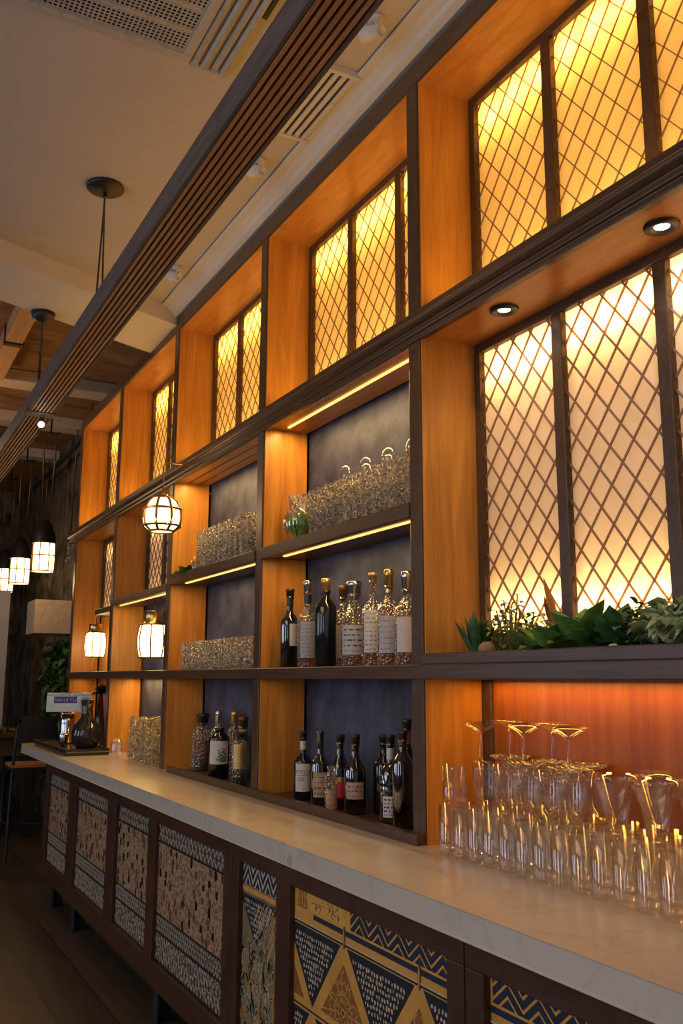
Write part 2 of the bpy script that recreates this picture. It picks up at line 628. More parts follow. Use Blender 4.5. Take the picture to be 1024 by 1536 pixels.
# bulkhead between the painted ceiling and the timber ceiling
bk = MB()
bk.prism([(-4.70, .4), (-3.0, -4), (-3.5, -4), (-5.22, .4), (-5.93, 2.055), (-5.36, 2.055)], 'z', 3.64, 4.2)
struct(bk.build('trim_1', 'ceilwhite'))
# wall strip above the shelving with a cove moulding
cv = MB()
prof = [(1.60, 3.69), (2.05, 3.69), (2.05, 3.745), (1.50, 3.745), (1.50, 3.735), (1.535, 3.73), (1.565, 3.715), (1.575, 3.70)]
cv.prism(prof, 'x', -5.3, 0.6)
struct(cv.build('trim_2', 'ceilwhite', bevel=.004))
gb = MB().box(-2.60, 0.4, 1.07, 1.085, 3.742, 3.752)
struct(gb.build('trim_3', 'black'))

# joists and rafters under the timber ceiling
for i, (x0, x1) in enumerate([(-8.46, -8.2), (-9.82, -9.55), (-11.3, -11.05)]):
    o = MB().box(x0, x1, -3.9, 2.05, 4.09, 4.2).build('ceiling_joist', 'joist', bevel=.01)
    tag(o, ['pale painted joist across the timber ceiling, nearest the white bulkhead',
            'pale painted joist, middle of the three across the timber ceiling',
            'pale painted joist across the timber ceiling, farthest from the bulkhead'][i], 'joist', 'painted ceiling joists')
for i, (y0, y1) in enumerate([(.86, .99), (-.5, -.36)]):
    o = MB().box(-8.15, -5.9 if i == 0 else -5.4, y0, y1, 4.05, 4.2).build('ceiling_rafter', 'woodbeam', bevel=.008)
    tag(o, ['orange timber rafter running lengthwise behind the pendant rod',
            'orange timber rafter running lengthwise at the left side of the timber ceiling'][i], 'rafter')
    if i == 0:
        for xx in (-6.3, -7.15):
            part(MB().box(xx-.03, xx+.03, y0-.008, y1+.008, 4.035, 4.199), 'bracket', 'black', o)

# ------------------------------------------------------------------ AC grille in the ceiling
g = empty('ceiling_air_grille', (-2.6, .6, 3.75))
tag(g, 'white perforated air conditioning grille set in the painted ceiling', 'air vent')
fr = MB()
X0, X1, Y0, Y1 = -2.93, -2.05, .02, .92
fr.box(X0, X0+.035, Y0, Y1, 3.735, 3.752).box(X1-.035, X1, Y0, Y1, 3.735, 3.752)
fr.box(X0+.035, X1-.035, Y0, Y0+.035, 3.735, 3.752).box(X0+.035, X1-.035, Y1-.035, Y1, 3.735, 3.752)
fr.build('frame', 'grille', g, bevel=.003)
MB().box(X0+.035, X1-.035, Y0+.035, Y1-.035, 3.7495, 3.7515).build('duct', 'grilledark', g)
pl = MB()
st = .0165
nx = int((X1-X0-.07)/st)
for i in range(nx+1):
    x = X0+.035+i*st
    w = .0028 if i % 7 else .011
    pl.box(x-w, x+w, Y0+.035, Y1-.035, 3.741, 3.744)
ny = int((Y1-Y0-.07)/st)
for j in range(ny+1):
    y = Y0+.035+j*st
    pl.box(X0+.035, X1-.035, y-.0026, y+.0026, 3.7405, 3.7445)
pl.build('perforated_plate', 'grille', g)
md = MB()
for k, (a, h) in enumerate([(.925, .012), (.965, .02), (1.005, .012), (1.04, .02)]):
    md.tube([(X0-.02, a+.012, 3.752-h*.3), (X1+.4, a+.012, 3.752-h*.3)], .014, 8)
md.build('moulding', 'grille', g)

# linear slot diffuser near the shelf
g = empty('slot_diffuser', (-2.95, 1.45, 3.75))
tag(g, 'white linear slot diffuser in the ceiling between beam and shelving', 'air vent')
s_ = MB()
for k in range(4):
    y = 1.385+k*.033
    s_.box(-3.16, -2.72, y, y+.02, 3.728, 3.751)
s_.box(-3.18, -3.16, 1.375, 1.52, 3.725, 3.751).box(-2.72, -2.70, 1.375, 1.52, 3.725, 3.751)
s_.build('blades', 'ceilwhite', g, bevel=.003)
MB().box(-3.16, -2.72, 1.385, 1.505, 3.745, 3.7505).build('slots', 'grilledark', g)

# three small white track spots partly hidden by the beam
for i, (x, y) in enumerate([(-3.42, 1.41), (-4.63, 1.43), (-2.42, 1.42)]):
    g = empty('ceiling_spotlight', (x, y, 3.75))
    tag(g, ['small white ceiling spotlight beyond the slot diffuser', 'small white ceiling spotlight close to the bulkhead, farthest of three',
            'small white ceiling spotlight nearest the air grille, above the beam edge'][i], 'spotlight', 'white spots along the ceiling')
    part(MB().lathe([(.0, 0), (.03, 0), (.03, -.012), (.0, -.012)], seg=16), 'mount', 'ceilwhite', g)
    part(MB().tube([(0, 0, -.01), (0, 0, -.04)], .007).tube([(.035, 0, -.07), (-.05, -.02, -.035)], [.02, .03], 14), 'lamp_head', 'ceilwhite', g)

# recessed downlight in painted ceiling (faint)
o = MB().lathe([(.0, .001), (.022, .0), (.03, -.003), (.034, 0)], (-4.59, .68, 3.751), 20).build('ceiling_downlight', 'joist')
tag(o, 'tiny round downlight flush in the painted ceiling near the bulkhead', 'ceiling light')

# ------------------------------------------------------------------ slatted beam
bm = empty('slatted_beam', (-4, .875, 3.03))
tag(bm, 'long suspended beam with charcoal sides and brown ribbed slats underneath', 'beam')
BX0, BX1 = -9.6, .6
b_ = MB()
b_.box(BX0, BX1, .80, .812, 3.03, 3.125).box(BX0, BX1, .938, .953, 3.03, 3.125).box(BX0, BX1, .812, .938, 3.06, 3.12)
b_.build('casing', 'slatside', bm, bevel=.002)
for k in range(6):
    y = .8145+k*.0212
    MB().box(BX0, BX1, y, y+.0125, 3.029, 3.06).build('slat', 'slat', bm, bevel=.002)
for x in (-5.42, -8.3):
    MB().box(x-.05, x+.05, .797, .956, 3.024, 3.05).build('joint_bracket', 'black', bm)
for i, (x, y) in enumerate([(-3.97, .866), (-5.38, .85)]):
    g = empty('ceiling_canopy', (x, y, 3.75))
    tag(g, ['black round ceiling canopy with twin cables holding the beam',
            'black dome ceiling canopy with a single rod, beside the timber ceiling'][i], 'canopy')
    if i == 0:
        part(MB().lathe([(0, 0), (.085, 0), (.085, -.012), (.078, -.018), (0, -.018)], seg=32), 'rose', 'black', g)
        part(MB().tube([(0, 0, -.01), (0, 0, -.05)], .009), 'boss', 'black', g)
        part(MB().tube([(-.004, .0, -.04), (.012, .012, -.63)], .0042), 'cable', 'cable', g)
        part(MB().tube([(.004, .0, -.04), (-.022, -.012, -.63)], .0042), 'cable', 'cable', g)
    else:
        g.location.z = 3.64
        part(MB().lathe([(0, 0), (.07, 0), (.062, -.035), (.035, -.055), (.012, -.06), (0, -.06)], seg=28), 'rose', 'black', g)
        part(MB().tube([(0, 0, -.05), (0, 0, -.52)], .008), 'rod', 'black', g)
g = empty('beam_spotlight', (-5.46, .90, 3.02))
tag(g, 'small lit spotlight clamped under the slatted beam', 'spotlight')
part(MB().tube([(0, 0, 0), (0, 0, -.02), (-.0, -.0, -.03)], .012), 'mount', 'black', g)
part(MB().tube([(-.02, .0, -.015), (.02, -.01, -.045)], [.016, .022], 16), 'lamp_head', 'black', g)
part(MB().blob((.026, -.012, -.05), .018, 0), 'lens', 'spot', g)

# ------------------------------------------------------------------ back bar shelving unit
SH = empty('back_bar_shelving', (-4.5, 1.7, 1.0))
tag(SH, 'tall dark framed back bar shelving with glowing lattice panels and amber wood lining', 'shelving')
XL, XR = PX[0]-PW/2, PX[5]+PW/2
def shp(mb, name, mats, bevel=0, parent=SH, label=None):
    o = mb.build(name, mats, parent, bevel=bevel)
    if label:
        o['label'] = label
    return o

for i, x in enumerate(PX):
    p = MB().box(x-PW/2, x+PW/2, YF, YF+.05, ZC, ZT0)
    shp(p, 'post', 'frame', .004)
shp(MB().box(XL-.0, XR, YF, YF+.05, ZT0, ZT1), 'top_rail', 'frame_h', .004)
# middle rail with stepped lip
pr_ = [(YF, ZM1), (YF+.018, ZM1), (YF+.018, ZM0-.01), (YF-.006, ZM0-.01), (YF-.006, ZM0+.008), (YF-.016, ZM0+.010), (YF-.016, ZM0+.028),
       (YF-.024, ZM0+.030), (YF-.033, ZM0+.034), (YF-.038, ZM0+.042), (YF-.038, ZM0+.049), (YF-.033, ZM0+.056), (YF-.024, ZM0+.060), (YF-.003, ZM0+.062), (YF-.003, ZM1)]
rl = MB()
rl.prism(pr_, 'x', XL-.17, XR)
shp(rl, 'middle_rail', 'frame_h', .0025)
shp(MB().box(XL-.0, XR, YF-.012, YF+.05, ZH0, ZH1), 'eye_level_rail', 'frame_h', .004)
# solid shelf boards
for i in range(5):
    x0, x1 = PX[i]+PW/2, PX[i+1]-PW/2
    shp(MB().box(x0, x1, YF+.05, YB+.02, ZH0+.004, ZH1-.002), 'shelf', 'frame_h')
    # soffits / upper shelves
    shp(MB().box(x0, x1, YF+.007, YB-.014, ZT0-.006, ZT0-.0005), 'top_soffit', 'soffitwood')
    shp(MB().box(x0, x1, YF+.0182, YB-.014, ZM0+.0045, ZM0+.0098), 'middle_soffit', 'soffitwood')
    shp(MB().box(x0, x1, YF+.0182, YB-.014, ZM1-.02, ZM1-.001), 'ledge', 'frame_h')
for i in (2, 3):
    x0, x1 = PX[i]+PW/2, PX[i+1]-PW/2
    o = shp(MB().box(x0, x1, YF-.006, YF+.02, ZS0, ZS1).box(x0, x1, YF+.02, YB+.02, ZS0+.006, ZS1-.001), 'shelf', 'frame_h', .003)
x0, x1 = PX[1]+PW/2, PX[2]-PW/2
shp(MB().box(x0, x1, YF-.004, YF+.02, 2.0, 2.046).box(x0, x1, YF+.02, YB+.02, 2.0, 2.04), 'shelf', 'frame_h', .003)
x0, x1 = -6.93, PX[1]-PW/2
shp(MB().box(x0, x1, YF-.004, YF+.02, 1.963, 2.005).box(x0, x1, YF+.02, YB+.02, 1.965, 2.0), 'shelf', 'frame_h', .003)

# wood lining on both sides of each post, one per cell height
def lining(x, side, z0, z1, mat='panelwood'):
    t = .006
    a = x+side*(PW/2)
    if side > 0:
        mb = MB().box(a, a+t, YF+.007, YB-.014, z0, z1)
    else:
        mb = MB().box(a-t, a, YF+.007, YB-.014, z0, z1)
    shp(mb, 'side_panel', mat)
for i, x in enumerate(PX):
    for side in (-1, 1):
        if (i == 0 and side < 0) or (i == 5 and side > 0):
            continue
        lining(x, side, ZM1, ZT0-.006)
        bay = i if side > 0 else i-1
        split = {0: 2.0, 1: 2.04, 2: ZS1, 3: ZS1}.get(bay)
        if split and not (bay == 0 and side > 0):
            lining(x, side, split, ZM0+.01)
            lining(x, side, ZH1, split-.04)
        else:
            lining(x, side, ZH1, ZM0+.01)
        lining(x, side, ZC+.0, ZH0)
# outer end panels
shp(MB().box(XL, XL+.012, YF+.05, 2.05, ZC, ZT1), 'end_panel', 'frame')
shp(MB().box(XR-.012, XR, YF+.05, 2.05, ZC, ZT1), 'end_panel', 'frame')

# lattice lit panels
def lattice_panel(i, z0, z1, xs, kind, bottom_frame=.04):
    x0, x1 = PX[i]+PW/2, PX[i+1]-PW/2
    fw = .042
    fr = shp(MB().box(x0, x0+fw-.005, YB-.0135, YB+.03, z0, z1), 'lattice_screen', 'frame')
    f = MB()
    f.box(x0, x1, YB-.014, YB+.03, z1-fw+.004, z1)
    f.box(x0, x1, YB-.014, YB+.03, z0, z0+bottom_frame)
    f.box(x1-fw+.005, x1, YB-.012, YB+.03, z0+bottom_frame, z1-fw)
    me = f.build('screen_frame', 'frame', None, bevel=.003)
    me.parent = fr
    panes = []
    inner0, inner1 = x0+fw-.005, x1-fw+.005
    npn = 3
    mw = .045
    w = (inner1-inner0-mw*(npn-1))/npn
    za, zb = z0+bottom_frame, z1-fw+.004
    for k in range(npn):
        a = inner0+k*(w+mw)
        b = a+w
        if k:
            mm = MB().box(a-mw, a, YB-.014, YB+.03, za, zb).build('mullion', 'frame', None, bevel=.003)
            mm.parent = fr
        pn = MB().add([(a, YB+.008, za), (b, YB+.008, za), (b, YB+.008, zb), (a, YB+.008, zb)], [(0, 1, 2, 3)]).build('pane', 'pane_pale' if kind == 'pale' else 'pane_amber', None)
        pn.parent = fr
        # diamond lattice, clipped to the pane
        lt = MB()
        dx, dz = .089, .112
        hw = .0026 if kind == 'pale' else .0014
        for sgn in (-1, 1):
            # line: (x-a)/dx*... + sgn*(z-za)/dz = n
            smax = (b-a)/dx
            tmax = (zb-za)/dz
            n0 = math.floor(min(0, sgn*tmax))-1
            n1 = math.ceil(smax+max(0, sgn*tmax))+1
            for n in range(n0, n1+1):
                c = n+.35
                pts = []
                # s + sgn*t = c  with s in [0,smax], t in [0,tmax]
                for (s, t) in ((0, c/sgn), (smax, (c-smax)/sgn)):
                    if 0 <= t <= tmax:
                        pts.append((s, t))
                for (s, t) in ((c, 0), (c-sgn*tmax, tmax)):
                    if 0 <= s <= smax:
                        pts.append((s, t))
                if len(pts) < 2:
                    continue
                pts.sort()
                p, q = pts[0], pts[-1]
                if abs(p[0]-q[0]) < .05:
                    continue
                P = Vector((a+p[0]*dx, 0, za+p[1]*dz))
                Q = Vector((a+q[0]*dx, 0, za+q[1]*dz))
                d = (Q-P).normalized()
                nn = Vector((-d.z, 0, d.x))*hw
                ya, yb_ = (YB-.002, YB+.003) if sgn > 0 else (YB-.0005, YB+.0045)
                vs = [P+nn+Vector((0, ya, 0)), P-nn+Vector((0, ya, 0)), Q-nn+Vector((0, ya, 0)), Q+nn+Vector((0, ya, 0)),
                      P+nn+Vector((0, yb_, 0)), P-nn+Vector((0, yb_, 0)), Q-nn+Vector((0, yb_, 0)), Q+nn+Vector((0, yb_, 0))]
                lt.add(vs, [(0, 1, 2, 3), (7, 6, 5, 4), (0, 4, 5, 1), (1, 5, 6, 2), (2, 6, 7, 3), (3, 7, 4, 0)])
        l_ = lt.build('lattice', 'lattice', None)
        l_.parent = fr
    # white box behind, where the strips sit
    bx = MB()
    yb2 = YB+.17
    bx.box(x0, x1, yb2, yb2+.01, z0, z1)
    bx.box(x0, x1, YB+.03, yb2, z1-.012, z1-.002).box(x0, x1, YB+.03, yb2, z0+.002, z0+.012)
    bx.box(x0, x0+.008, YB+.03, yb2, z0+.012, z1-.012).box(x1-.008, x1, YB+.03, yb2, z0+.012, z1-.012)
    q = bx.build('light_box', 'white', None)
    q.parent = fr
    return (x0, x1, za, zb)

AMB = (1, .53, .085)
PALE = (1, .55, .17)
def fix_parent(fr):
    pass
def strips(x0, x1, za, zb, colr, ptop, pbot, fill, ylamp=.075):
    w = x1-x0-.08
    cx = (x0+x1)/2
    n = 9
    for k in range(n):
        xx = x0+.04+(k+.5)*w/n
        if ptop:
            area('panel_lamp_top', (xx, YB+ylamp, zb-.075), .035, .02, ptop/n, colr, (-PI/2, 0, 0))
        if pbot:
            area('panel_lamp_bottom', (xx, YB+ylamp, za+.05), .035, .02, pbot/n, colr, (-PI/2, 0, 0))
    area('panel_lamp_fill', (cx, YB+.155, (za+zb)/2), w, zb-za-.1, fill*(zb-za)/.78, colr, (-PI/2, 0, 0))

for i in range(5):
    r = lattice_panel(i, ZM1, ZT0, None, 'amber')
    strips(*r, AMB, 8.0, 2.2, 2.7)
r = lattice_panel(4, ZH1, ZM0+.01, None, 'pale', .10)
strips(*r, PALE, 7.5, 8.5, 1.0)
for i, zz in ((1, 2.04), (0, 2.0)):
    r = lattice_panel(i, zz, ZM0+.01, None, 'pale', .03)
    strips(*r, PALE, 1.6, .4, 1.2)

# unseen warm lights added behind the middle rail to brighten the side panels
for i in range(5):
    area('ledge_fill', ((PX[i]+PX[i+1])/2, YF+.075, ZM1+.006), 1.1, .02, 2.4, (1, .56, .08), (PI, 0, 0))
# opaque backs
def back(i, z0, z1, mat):
    x0, x1 = PX[i]+PW/2, PX[i+1]-PW/2
    shp(MB().box(x0, x1, YB, YB+.02, z0, z1), 'back_panel', mat)
for i in (2, 3):
    back(i, ZC, ZH0+.004, 'plaster')
    back(i, ZH1-.002, ZS0+.006, 'plaster')
    back(i, ZS1-.001, ZM0+.02, 'plaster')
back(1, ZC, ZH0+.004, 'plaster')
back(1, ZH1-.002, 2.0, 'plaster')
back(0, ZC, ZH0+.004, 'redwood')
back(0, ZH1-.002, 2.0, 'panelwood')
back(4, ZC, ZH0+.004, 'redwood')
x0 = PX[4]+PW/2
shp(MB().box(x0, x0+.05, YB-.012, YB-.0, ZC, ZH0), 'back_stile', 'frame', .003)
# groove strips in glossy soffit of bay 2
for yy in (1.70, 1.765):
    shp(MB().box(PX[2]+.036, PX[3]-.036, yy, yy+.004, ZM0+.0005, ZM0+.0046), 'soffit_batten', 'frame_h')

# LED strips under shelves
def led(x0, x1, y, z, p, colr=(1, .6, .2), emit=True, w=.012):
    if emit:
        o = shp(MB().box(x0, x1, y, y+w, z-.006, z-.0005), 'led_strip', 'led')
    area('led_lamp', ((x0+x1)/2, y+.006, z-.009), x1-x0, .014, p, colr, (0, 0, 0))
led(-3.72, PX[4]-PW/2-.008, 1.70, ZM0+.005, 7.0)
led(-3.66, PX[4]-PW/2-.002, 1.66, ZS0+.0065, 3.2)
led(-5.0, PX[3]-PW/2-.002, 1.66, ZS0+.0065, 3.2)
led(-6.35, PX[2]-PW/2-.01, 1.64, 2.0-.0, 1.6)
led(PX[4]+.1, PX[5]-.05, 1.79, ZH0+.0035, 2.6, (1, .48, .07), False)
led(PX[2]+.1, PX[3]-.05, 1.70, ZM0+.003, 6.5, (1, .6, .2), False)
led(PX[1]+.1, PX[2]-.05, 1.78, ZH0+.0035, 4.0, (1, .6, .18), False)
led(PX[0]+.1, PX[1]-.05, 1.70, ZH0+.0035, 1.6, (1, .55, .12), False)
led(PX[3]+.1, PX[4]-.05, 1.64, ZH0+.0035, .5, (1, .6, .25), False)
led(PX[2]+.1, PX[3]-.05, 1.64, ZH0+.0035, .5, (1, .6, .25), False)

# bottom tray board of bays 2 and 3
tb = MB()
tb.box(-4.97, PX[4]+PW/2, YF-.03, YF+.0, ZC+.0005, ZC+.032)
tb.box(-4.97, PX[4]-PW/2, YF, YB-.002, ZC+.0005, ZC+.012)
shp(tb, 'base_tray', 'frame_h', .002)
# planter fascia
shp(MB().box(PX[4]+PW/2, PX[5]-PW/2, YF-.01, YF+.012, ZH1-.001, ZH1+.034), 'planter_fascia', 'frame_h', .003)
shp(MB().box(PX[4]+PW/2, PX[5]-PW/2, YF+.012, YB-.014, ZH1-.001, ZH1+.022), 'planter_soil', 'soil')

# crossing brackets at the far end
g = MB()
for k in range(9):
    x = -7.9+R.uniform(-.06, .05)
    g.tube([(x, 1.6+R.uniform(-.03, .03), 2.63), (x+R.uniform(-.02, .02), 1.6+R.uniform(-.03, .03), 2.46)], .006, 6)
o = g.build('crystal_pendant', 'crystal')
tag(o, 'cluster of clear crystal drops hanging from the far end of the middle rail', 'pendant')

# recessed downlights in the soffit of the near bay
for i, (x, y, mt_, cc) in enumerate([(-2.149, 1.722, 'spot', (1, .8, .55)), (-1.528, 1.74, 'spotcool', (.85, .9, 1))]):
    z = ZM0+.0045
    g = empty('soffit_downlight', (x, y, z))
    tag(g, ['round recessed downlight with warm lens in the near soffit', 'round recessed downlight with cool white lens in the near soffit'][i], 'downlight', 'downlights in the near soffit')
    part(MB().lathe([(.018, .0), (.02, -.004), (.034, -.012), (.044, -.008), (.046, 0)], seg=32), 'bezel', 'black', g)
    part(MB().lathe([(0, -.004), (.012, -.0045), (.02, -.003)], seg=24), 'lens', mt_, g)
    spotl('downlight_beam', (x, y, z-.012), 5.0, cc, 2.2, .8, .02)

# ------------------------------------------------------------------ countertop
ct = MB().prism([(-7.57, 1.247), (-.35, 1.247), (-.35, 2.058), (-7.76, 2.058), (-7.76, 1.56)], 'z', .936, ZC)
o = ct.build('countertop', 'marble', bevel=.004)
tag(o, 'long white marble countertop running under the shelving', 'countertop')

# ------------------------------------------------------------------ base cabinets with patterned panels
YP = 1.292
class Deco:
    """flat inlay pieces, each a thin raised slab on the panel face"""
    def __init__(s, y):
        s.y = y
        s.mb = {}
    def g(s, mat):
        return s.mb.setdefault(mat, MB())
    def poly(s, mat, pts, lift=.0):
        s.g(mat).prism(pts, 'y', s.y-.0012-lift, s.y+.0002)
    def line(s, mat, pts, w, lift=.0006):
        b = s.g(mat)
        for p, q in zip(pts[:-1], pts[1:]):
            d = Vector((q[0]-p[0], q[1]-p[1]))
            if d.length < 1e-5:
                continue
            n = Vector((-d.y, d.x)).normalized()*w/2
            e = d.normalized()*w*.3
            P = [(p[0]-e.x+n.x, p[1]-e.y+n.y), (p[0]-e.x-n.x, p[1]-e.y-n.y), (q[0]+e.x-n.x, q[1]+e.y-n.y), (q[0]+e.x+n.x, q[1]+e.y+n.y)]
            b.prism(P, 'y', s.y-.0014-lift, s.y)
    def oval(s, mat, c, rx, rz, lift=.001, n=8, tilt=0):
        pts = []
        for k in range(n):
            a = 2*PI*k/n
            x, z = rx*math.cos(a), rz*math.sin(a)
            pts.append((c[0]+x*math.cos(tilt)-z*math.sin(tilt), c[1]+x*math.sin(tilt)+z*math.cos(tilt)))
        s.poly(mat, pts, lift)
    def done(s, parent, name='inlay'):
        names = list(s.mb)
        tot = MB()
        for i, k in enumerate(names):
            b = s.mb[k]
            tot.m = i
            tot.add(b.v, b.f)
        o = tot.build(name, names, None)
        o.parent = parent
        return o

def clipx(v, a, b):
    return max(a, min(b, v))

def beaded_panel(cab, x0, x1, seed):
    rr = random.Random(seed)
    z0, z1 = .305, .868
    pn = MB().box(x0, x1, YP, YP+.012, z0, z1).build('patterned_panel', 'panelback', None)
    pn.parent = cab
    H = z1-z0
    d = Deco(YP)
    zt = z1-.135*H
    zm = z0+.335*H
    zl = z0+.205*H
    d.poly('beads', [(x0+.003, zm), (x1-.003, zm), (x1-.003, zt), (x0+.003, zt)])
    for z in (zt, zm, zl):
        d.line('darkbead', [(x0, z), (x1, z)], .006)
    # top band: irregular fish-net of pale strokes
    def net(a, b, step, jit, w, rows):
        nr = rows
        n = int((x1-x0)/step)
        for r_ in range(nr):
            za_, zb_ = a+(b-a)*r_/nr, a+(b-a)*(r_+1)/nr
            for k in range(n+1):
                xa = x0+.006+k*step+(step/2 if r_ % 2 else 0)
                if xa > x1-.006:
                    continue
                for sg in (-1, 1):
                    xb = xa+sg*step/2+rr.uniform(-jit, jit)
                    xm = (xa+xb)/2+rr.uniform(-jit, jit)*.8
                    if xb < x0+.003 or xb > x1-.003:
                        continue
                    d.line('silverinlay', [(xa+rr.uniform(-jit, jit)*.4, za_+.002), (xm, (za_+zb_)/2), (xb, zb_-.002)], w*rr.uniform(.75, 1.2))
    net(zt+.006, z1-.004, .042, .006, .0075, 2)
    net(zl+.005, zm-.005, .03, .003, .0052, 3)
    net(z0+.004, zl-.005, .034, .010, .0072, 3)
    # beads
    rows = 8
    cols = max(4, int((x1-x0)/.075))
    for r_ in range(rows):
        for c in range(cols):
            if rr.random() < .45:
                continue
            cx = x0+(c+.5+rr.uniform(-.3, .3))*(x1-x0)/cols
            cz = zm+(r_+.5+rr.uniform(-.3, .3))*(zt-zm)/rows
            d.oval(rr.choice(['rust', 'darkbead', 'darkbead', 'rust']), (clipx(cx, x0+.015, x1-.015), clipx(cz, zm+.02, zt-.02)), rr.uniform(.009, .015), rr.uniform(.013, .022), .002)
    # fine grass-like strokes
    for k in range(int((x1-x0)*650)):
        cx = rr.uniform(x0+.008, x1-.008)
        cz = rr.uniform(zm+.012, zt-.012)
        L = rr.uniform(.004, .010)
        a = rr.uniform(0, PI)
        d.line(rr.choice(['silverinlay', 'cream', 'cream', 'ochre', 'beads', 'cell']), [(clipx(cx-L*math.sin(a), x0+.004, x1-.004), cz-L*math.cos(a)*.9), (clipx(cx+L*math.sin(a), x0+.004, x1-.004), cz+L*math.cos(a)*.9)], .0018, .0003)
    d.done(pn)

def pt_in_tri(p, t):
    def s(a, b, c):
        return (a[0]-c[0])*(b[1]-c[1])-(b[0]-c[0])*(a[1]-c[1])
    d1, d2, d3 = s(p, t[0], t[1]), s(p, t[1], t[2]), s(p, t[2], t[0])
    return not ((d1 < 0 or d2 < 0 or d3 < 0) and (d1 > 0 or d2 > 0 or d3 > 0))

def clip_poly(poly, xa, xb, za, zb):
    def cut(pl, f, inter):
        o = []
        for i in range(len(pl)):
            p, q = pl[i], pl[(i+1) % len(pl)]
            if f(p):
                o.append(p)
                if not f(q):
                    o.append(inter(p, q))
            elif f(q):
                o.append(inter(p, q))
        return o
    def ix(x):
        return lambda p, q: (x, p[1]+(q[1]-p[1])*(x-p[0])/(q[0]-p[0]))
    def iz(z):
        return lambda p, q: (p[0]+(q[0]-p[0])*(z-p[1])/(q[1]-p[1]), z)
    for f, it in ((lambda p: p[0] >= xa, ix(xa)), (lambda p: p[0] <= xb, ix(xb)), (lambda p: p[1] >= za, iz(za)), (lambda p: p[1] <= zb, iz(zb))):
        if len(poly) < 3:
            return []
        poly = cut(poly, f, it)
    return poly

def dark_triangle(d, tri, rr, x0, x1, z0, z1, ink='ink', ret='cream'):
    big = clip_poly(tri, x0, x1, z0, z1)
    if len(big) < 3:
        return
    d.poly(ink, big, .0002)
    cx, cz = sum(p[0] for p in tri)/3, sum(p[1] for p in tri)/3
    sh = [(cx+(p[0]-cx)*.86, cz+(p[1]-cz)*.86) for p in tri]
    xs = [p[0] for p in sh]
    zs = [p[1] for p in sh]
    z = min(zs)
    row = 0
    while z < max(zs):
        x = min(xs)+(.008 if row % 2 else 0)
        while x < max(xs):
            px, pz = x+rr.uniform(-.002, .002), z+rr.uniform(-.002, .002)
            if pt_in_tri((px, pz), sh) and x0+.008 < px < x1-.008 and z0+.01 < pz < z1-.01:
                a = rr.uniform(-.4, .4)
                d.oval(ret, (px, pz), .0042*rr.uniform(.6, 1.25), .0062*rr.uniform(.7, 1.3), .0012, 6, a)
            x += .0145
        z += .0165
        row += 1

def leaf_triangle(d, tri, rr, x0, x1, z0, z1):
    big = clip_poly(tri, x0, x1, z0, z1)
    if len(big) < 3:
        return
    cx, cz = sum(p[0] for p in tri)/3, sum(p[1] for p in tri)/3
    sh = [(cx+(p[0]-cx)*.74, cz+(p[1]-cz)*.74) for p in tri]
    cl_ = clip_poly(sh, x0, x1, z0, z1)
    if len(cl_) > 2:
        d.poly('cell', cl_, .0004)
    # gold branching veins
    base = (cx, cz-.02)
    for k in range(15):
        a = 2*PI*k/15+rr.uniform(-.12, .12)
        p = base
        L = 0
        pts = [p]
        while L < .3:
            q = (p[0]+.014*math.cos(a), p[1]+.014*math.sin(a))
            if not pt_in_tri(q, sh) or not (x0+.004 < q[0] < x1-.004 and z0+.004 < q[1] < z1-.004):
                break
            pts.append(q)
            if len(pts) % 2 == 0:
                for sg in (-1, 1):
                    b = a+sg*1.0
                    e = (q[0]+.02*math.cos(b), q[1]+.02*math.sin(b))
                    if pt_in_tri(e, sh) and x0+.004 < e[0] < x1-.004 and z0+.004 < e[1] < z1-.004:
                        d.line('gold', [q, e], .0028, .001)
            p = q
            L += .014
        if len(pts) > 1:
            d.line('gold', pts, .0036, .001)

def chevrons(d, xa, xb, za, zb, period, mat, w, rows=2, clipw=None, rr=None):
    h = (zb-za)
    n = int((xb-xa)/period)+2
    amp = h*.8
    for r_ in range(-1, rows+1):
        off = za+r_*h/rows*1.02-.1*h
        for k in range(-1, n+1):
            for sg in (0, 1):
                p = (xa+k*period+(0 if sg == 0 else period/2), off+(0 if sg == 0 else amp))
                q = (xa+k*period+(period/2 if sg == 0 else period), off+(amp if sg == 0 else 0))
                P = [(p[0], p[1]+w/2), (p[0], p[1]-w/2), (q[0], q[1]-w/2), (q[0], q[1]+w/2)]
                P = clip_poly(P, xa, xb, za, zb)
                if len(P) > 2:
                    d.poly(mat, P, .0004+.0002*sg)

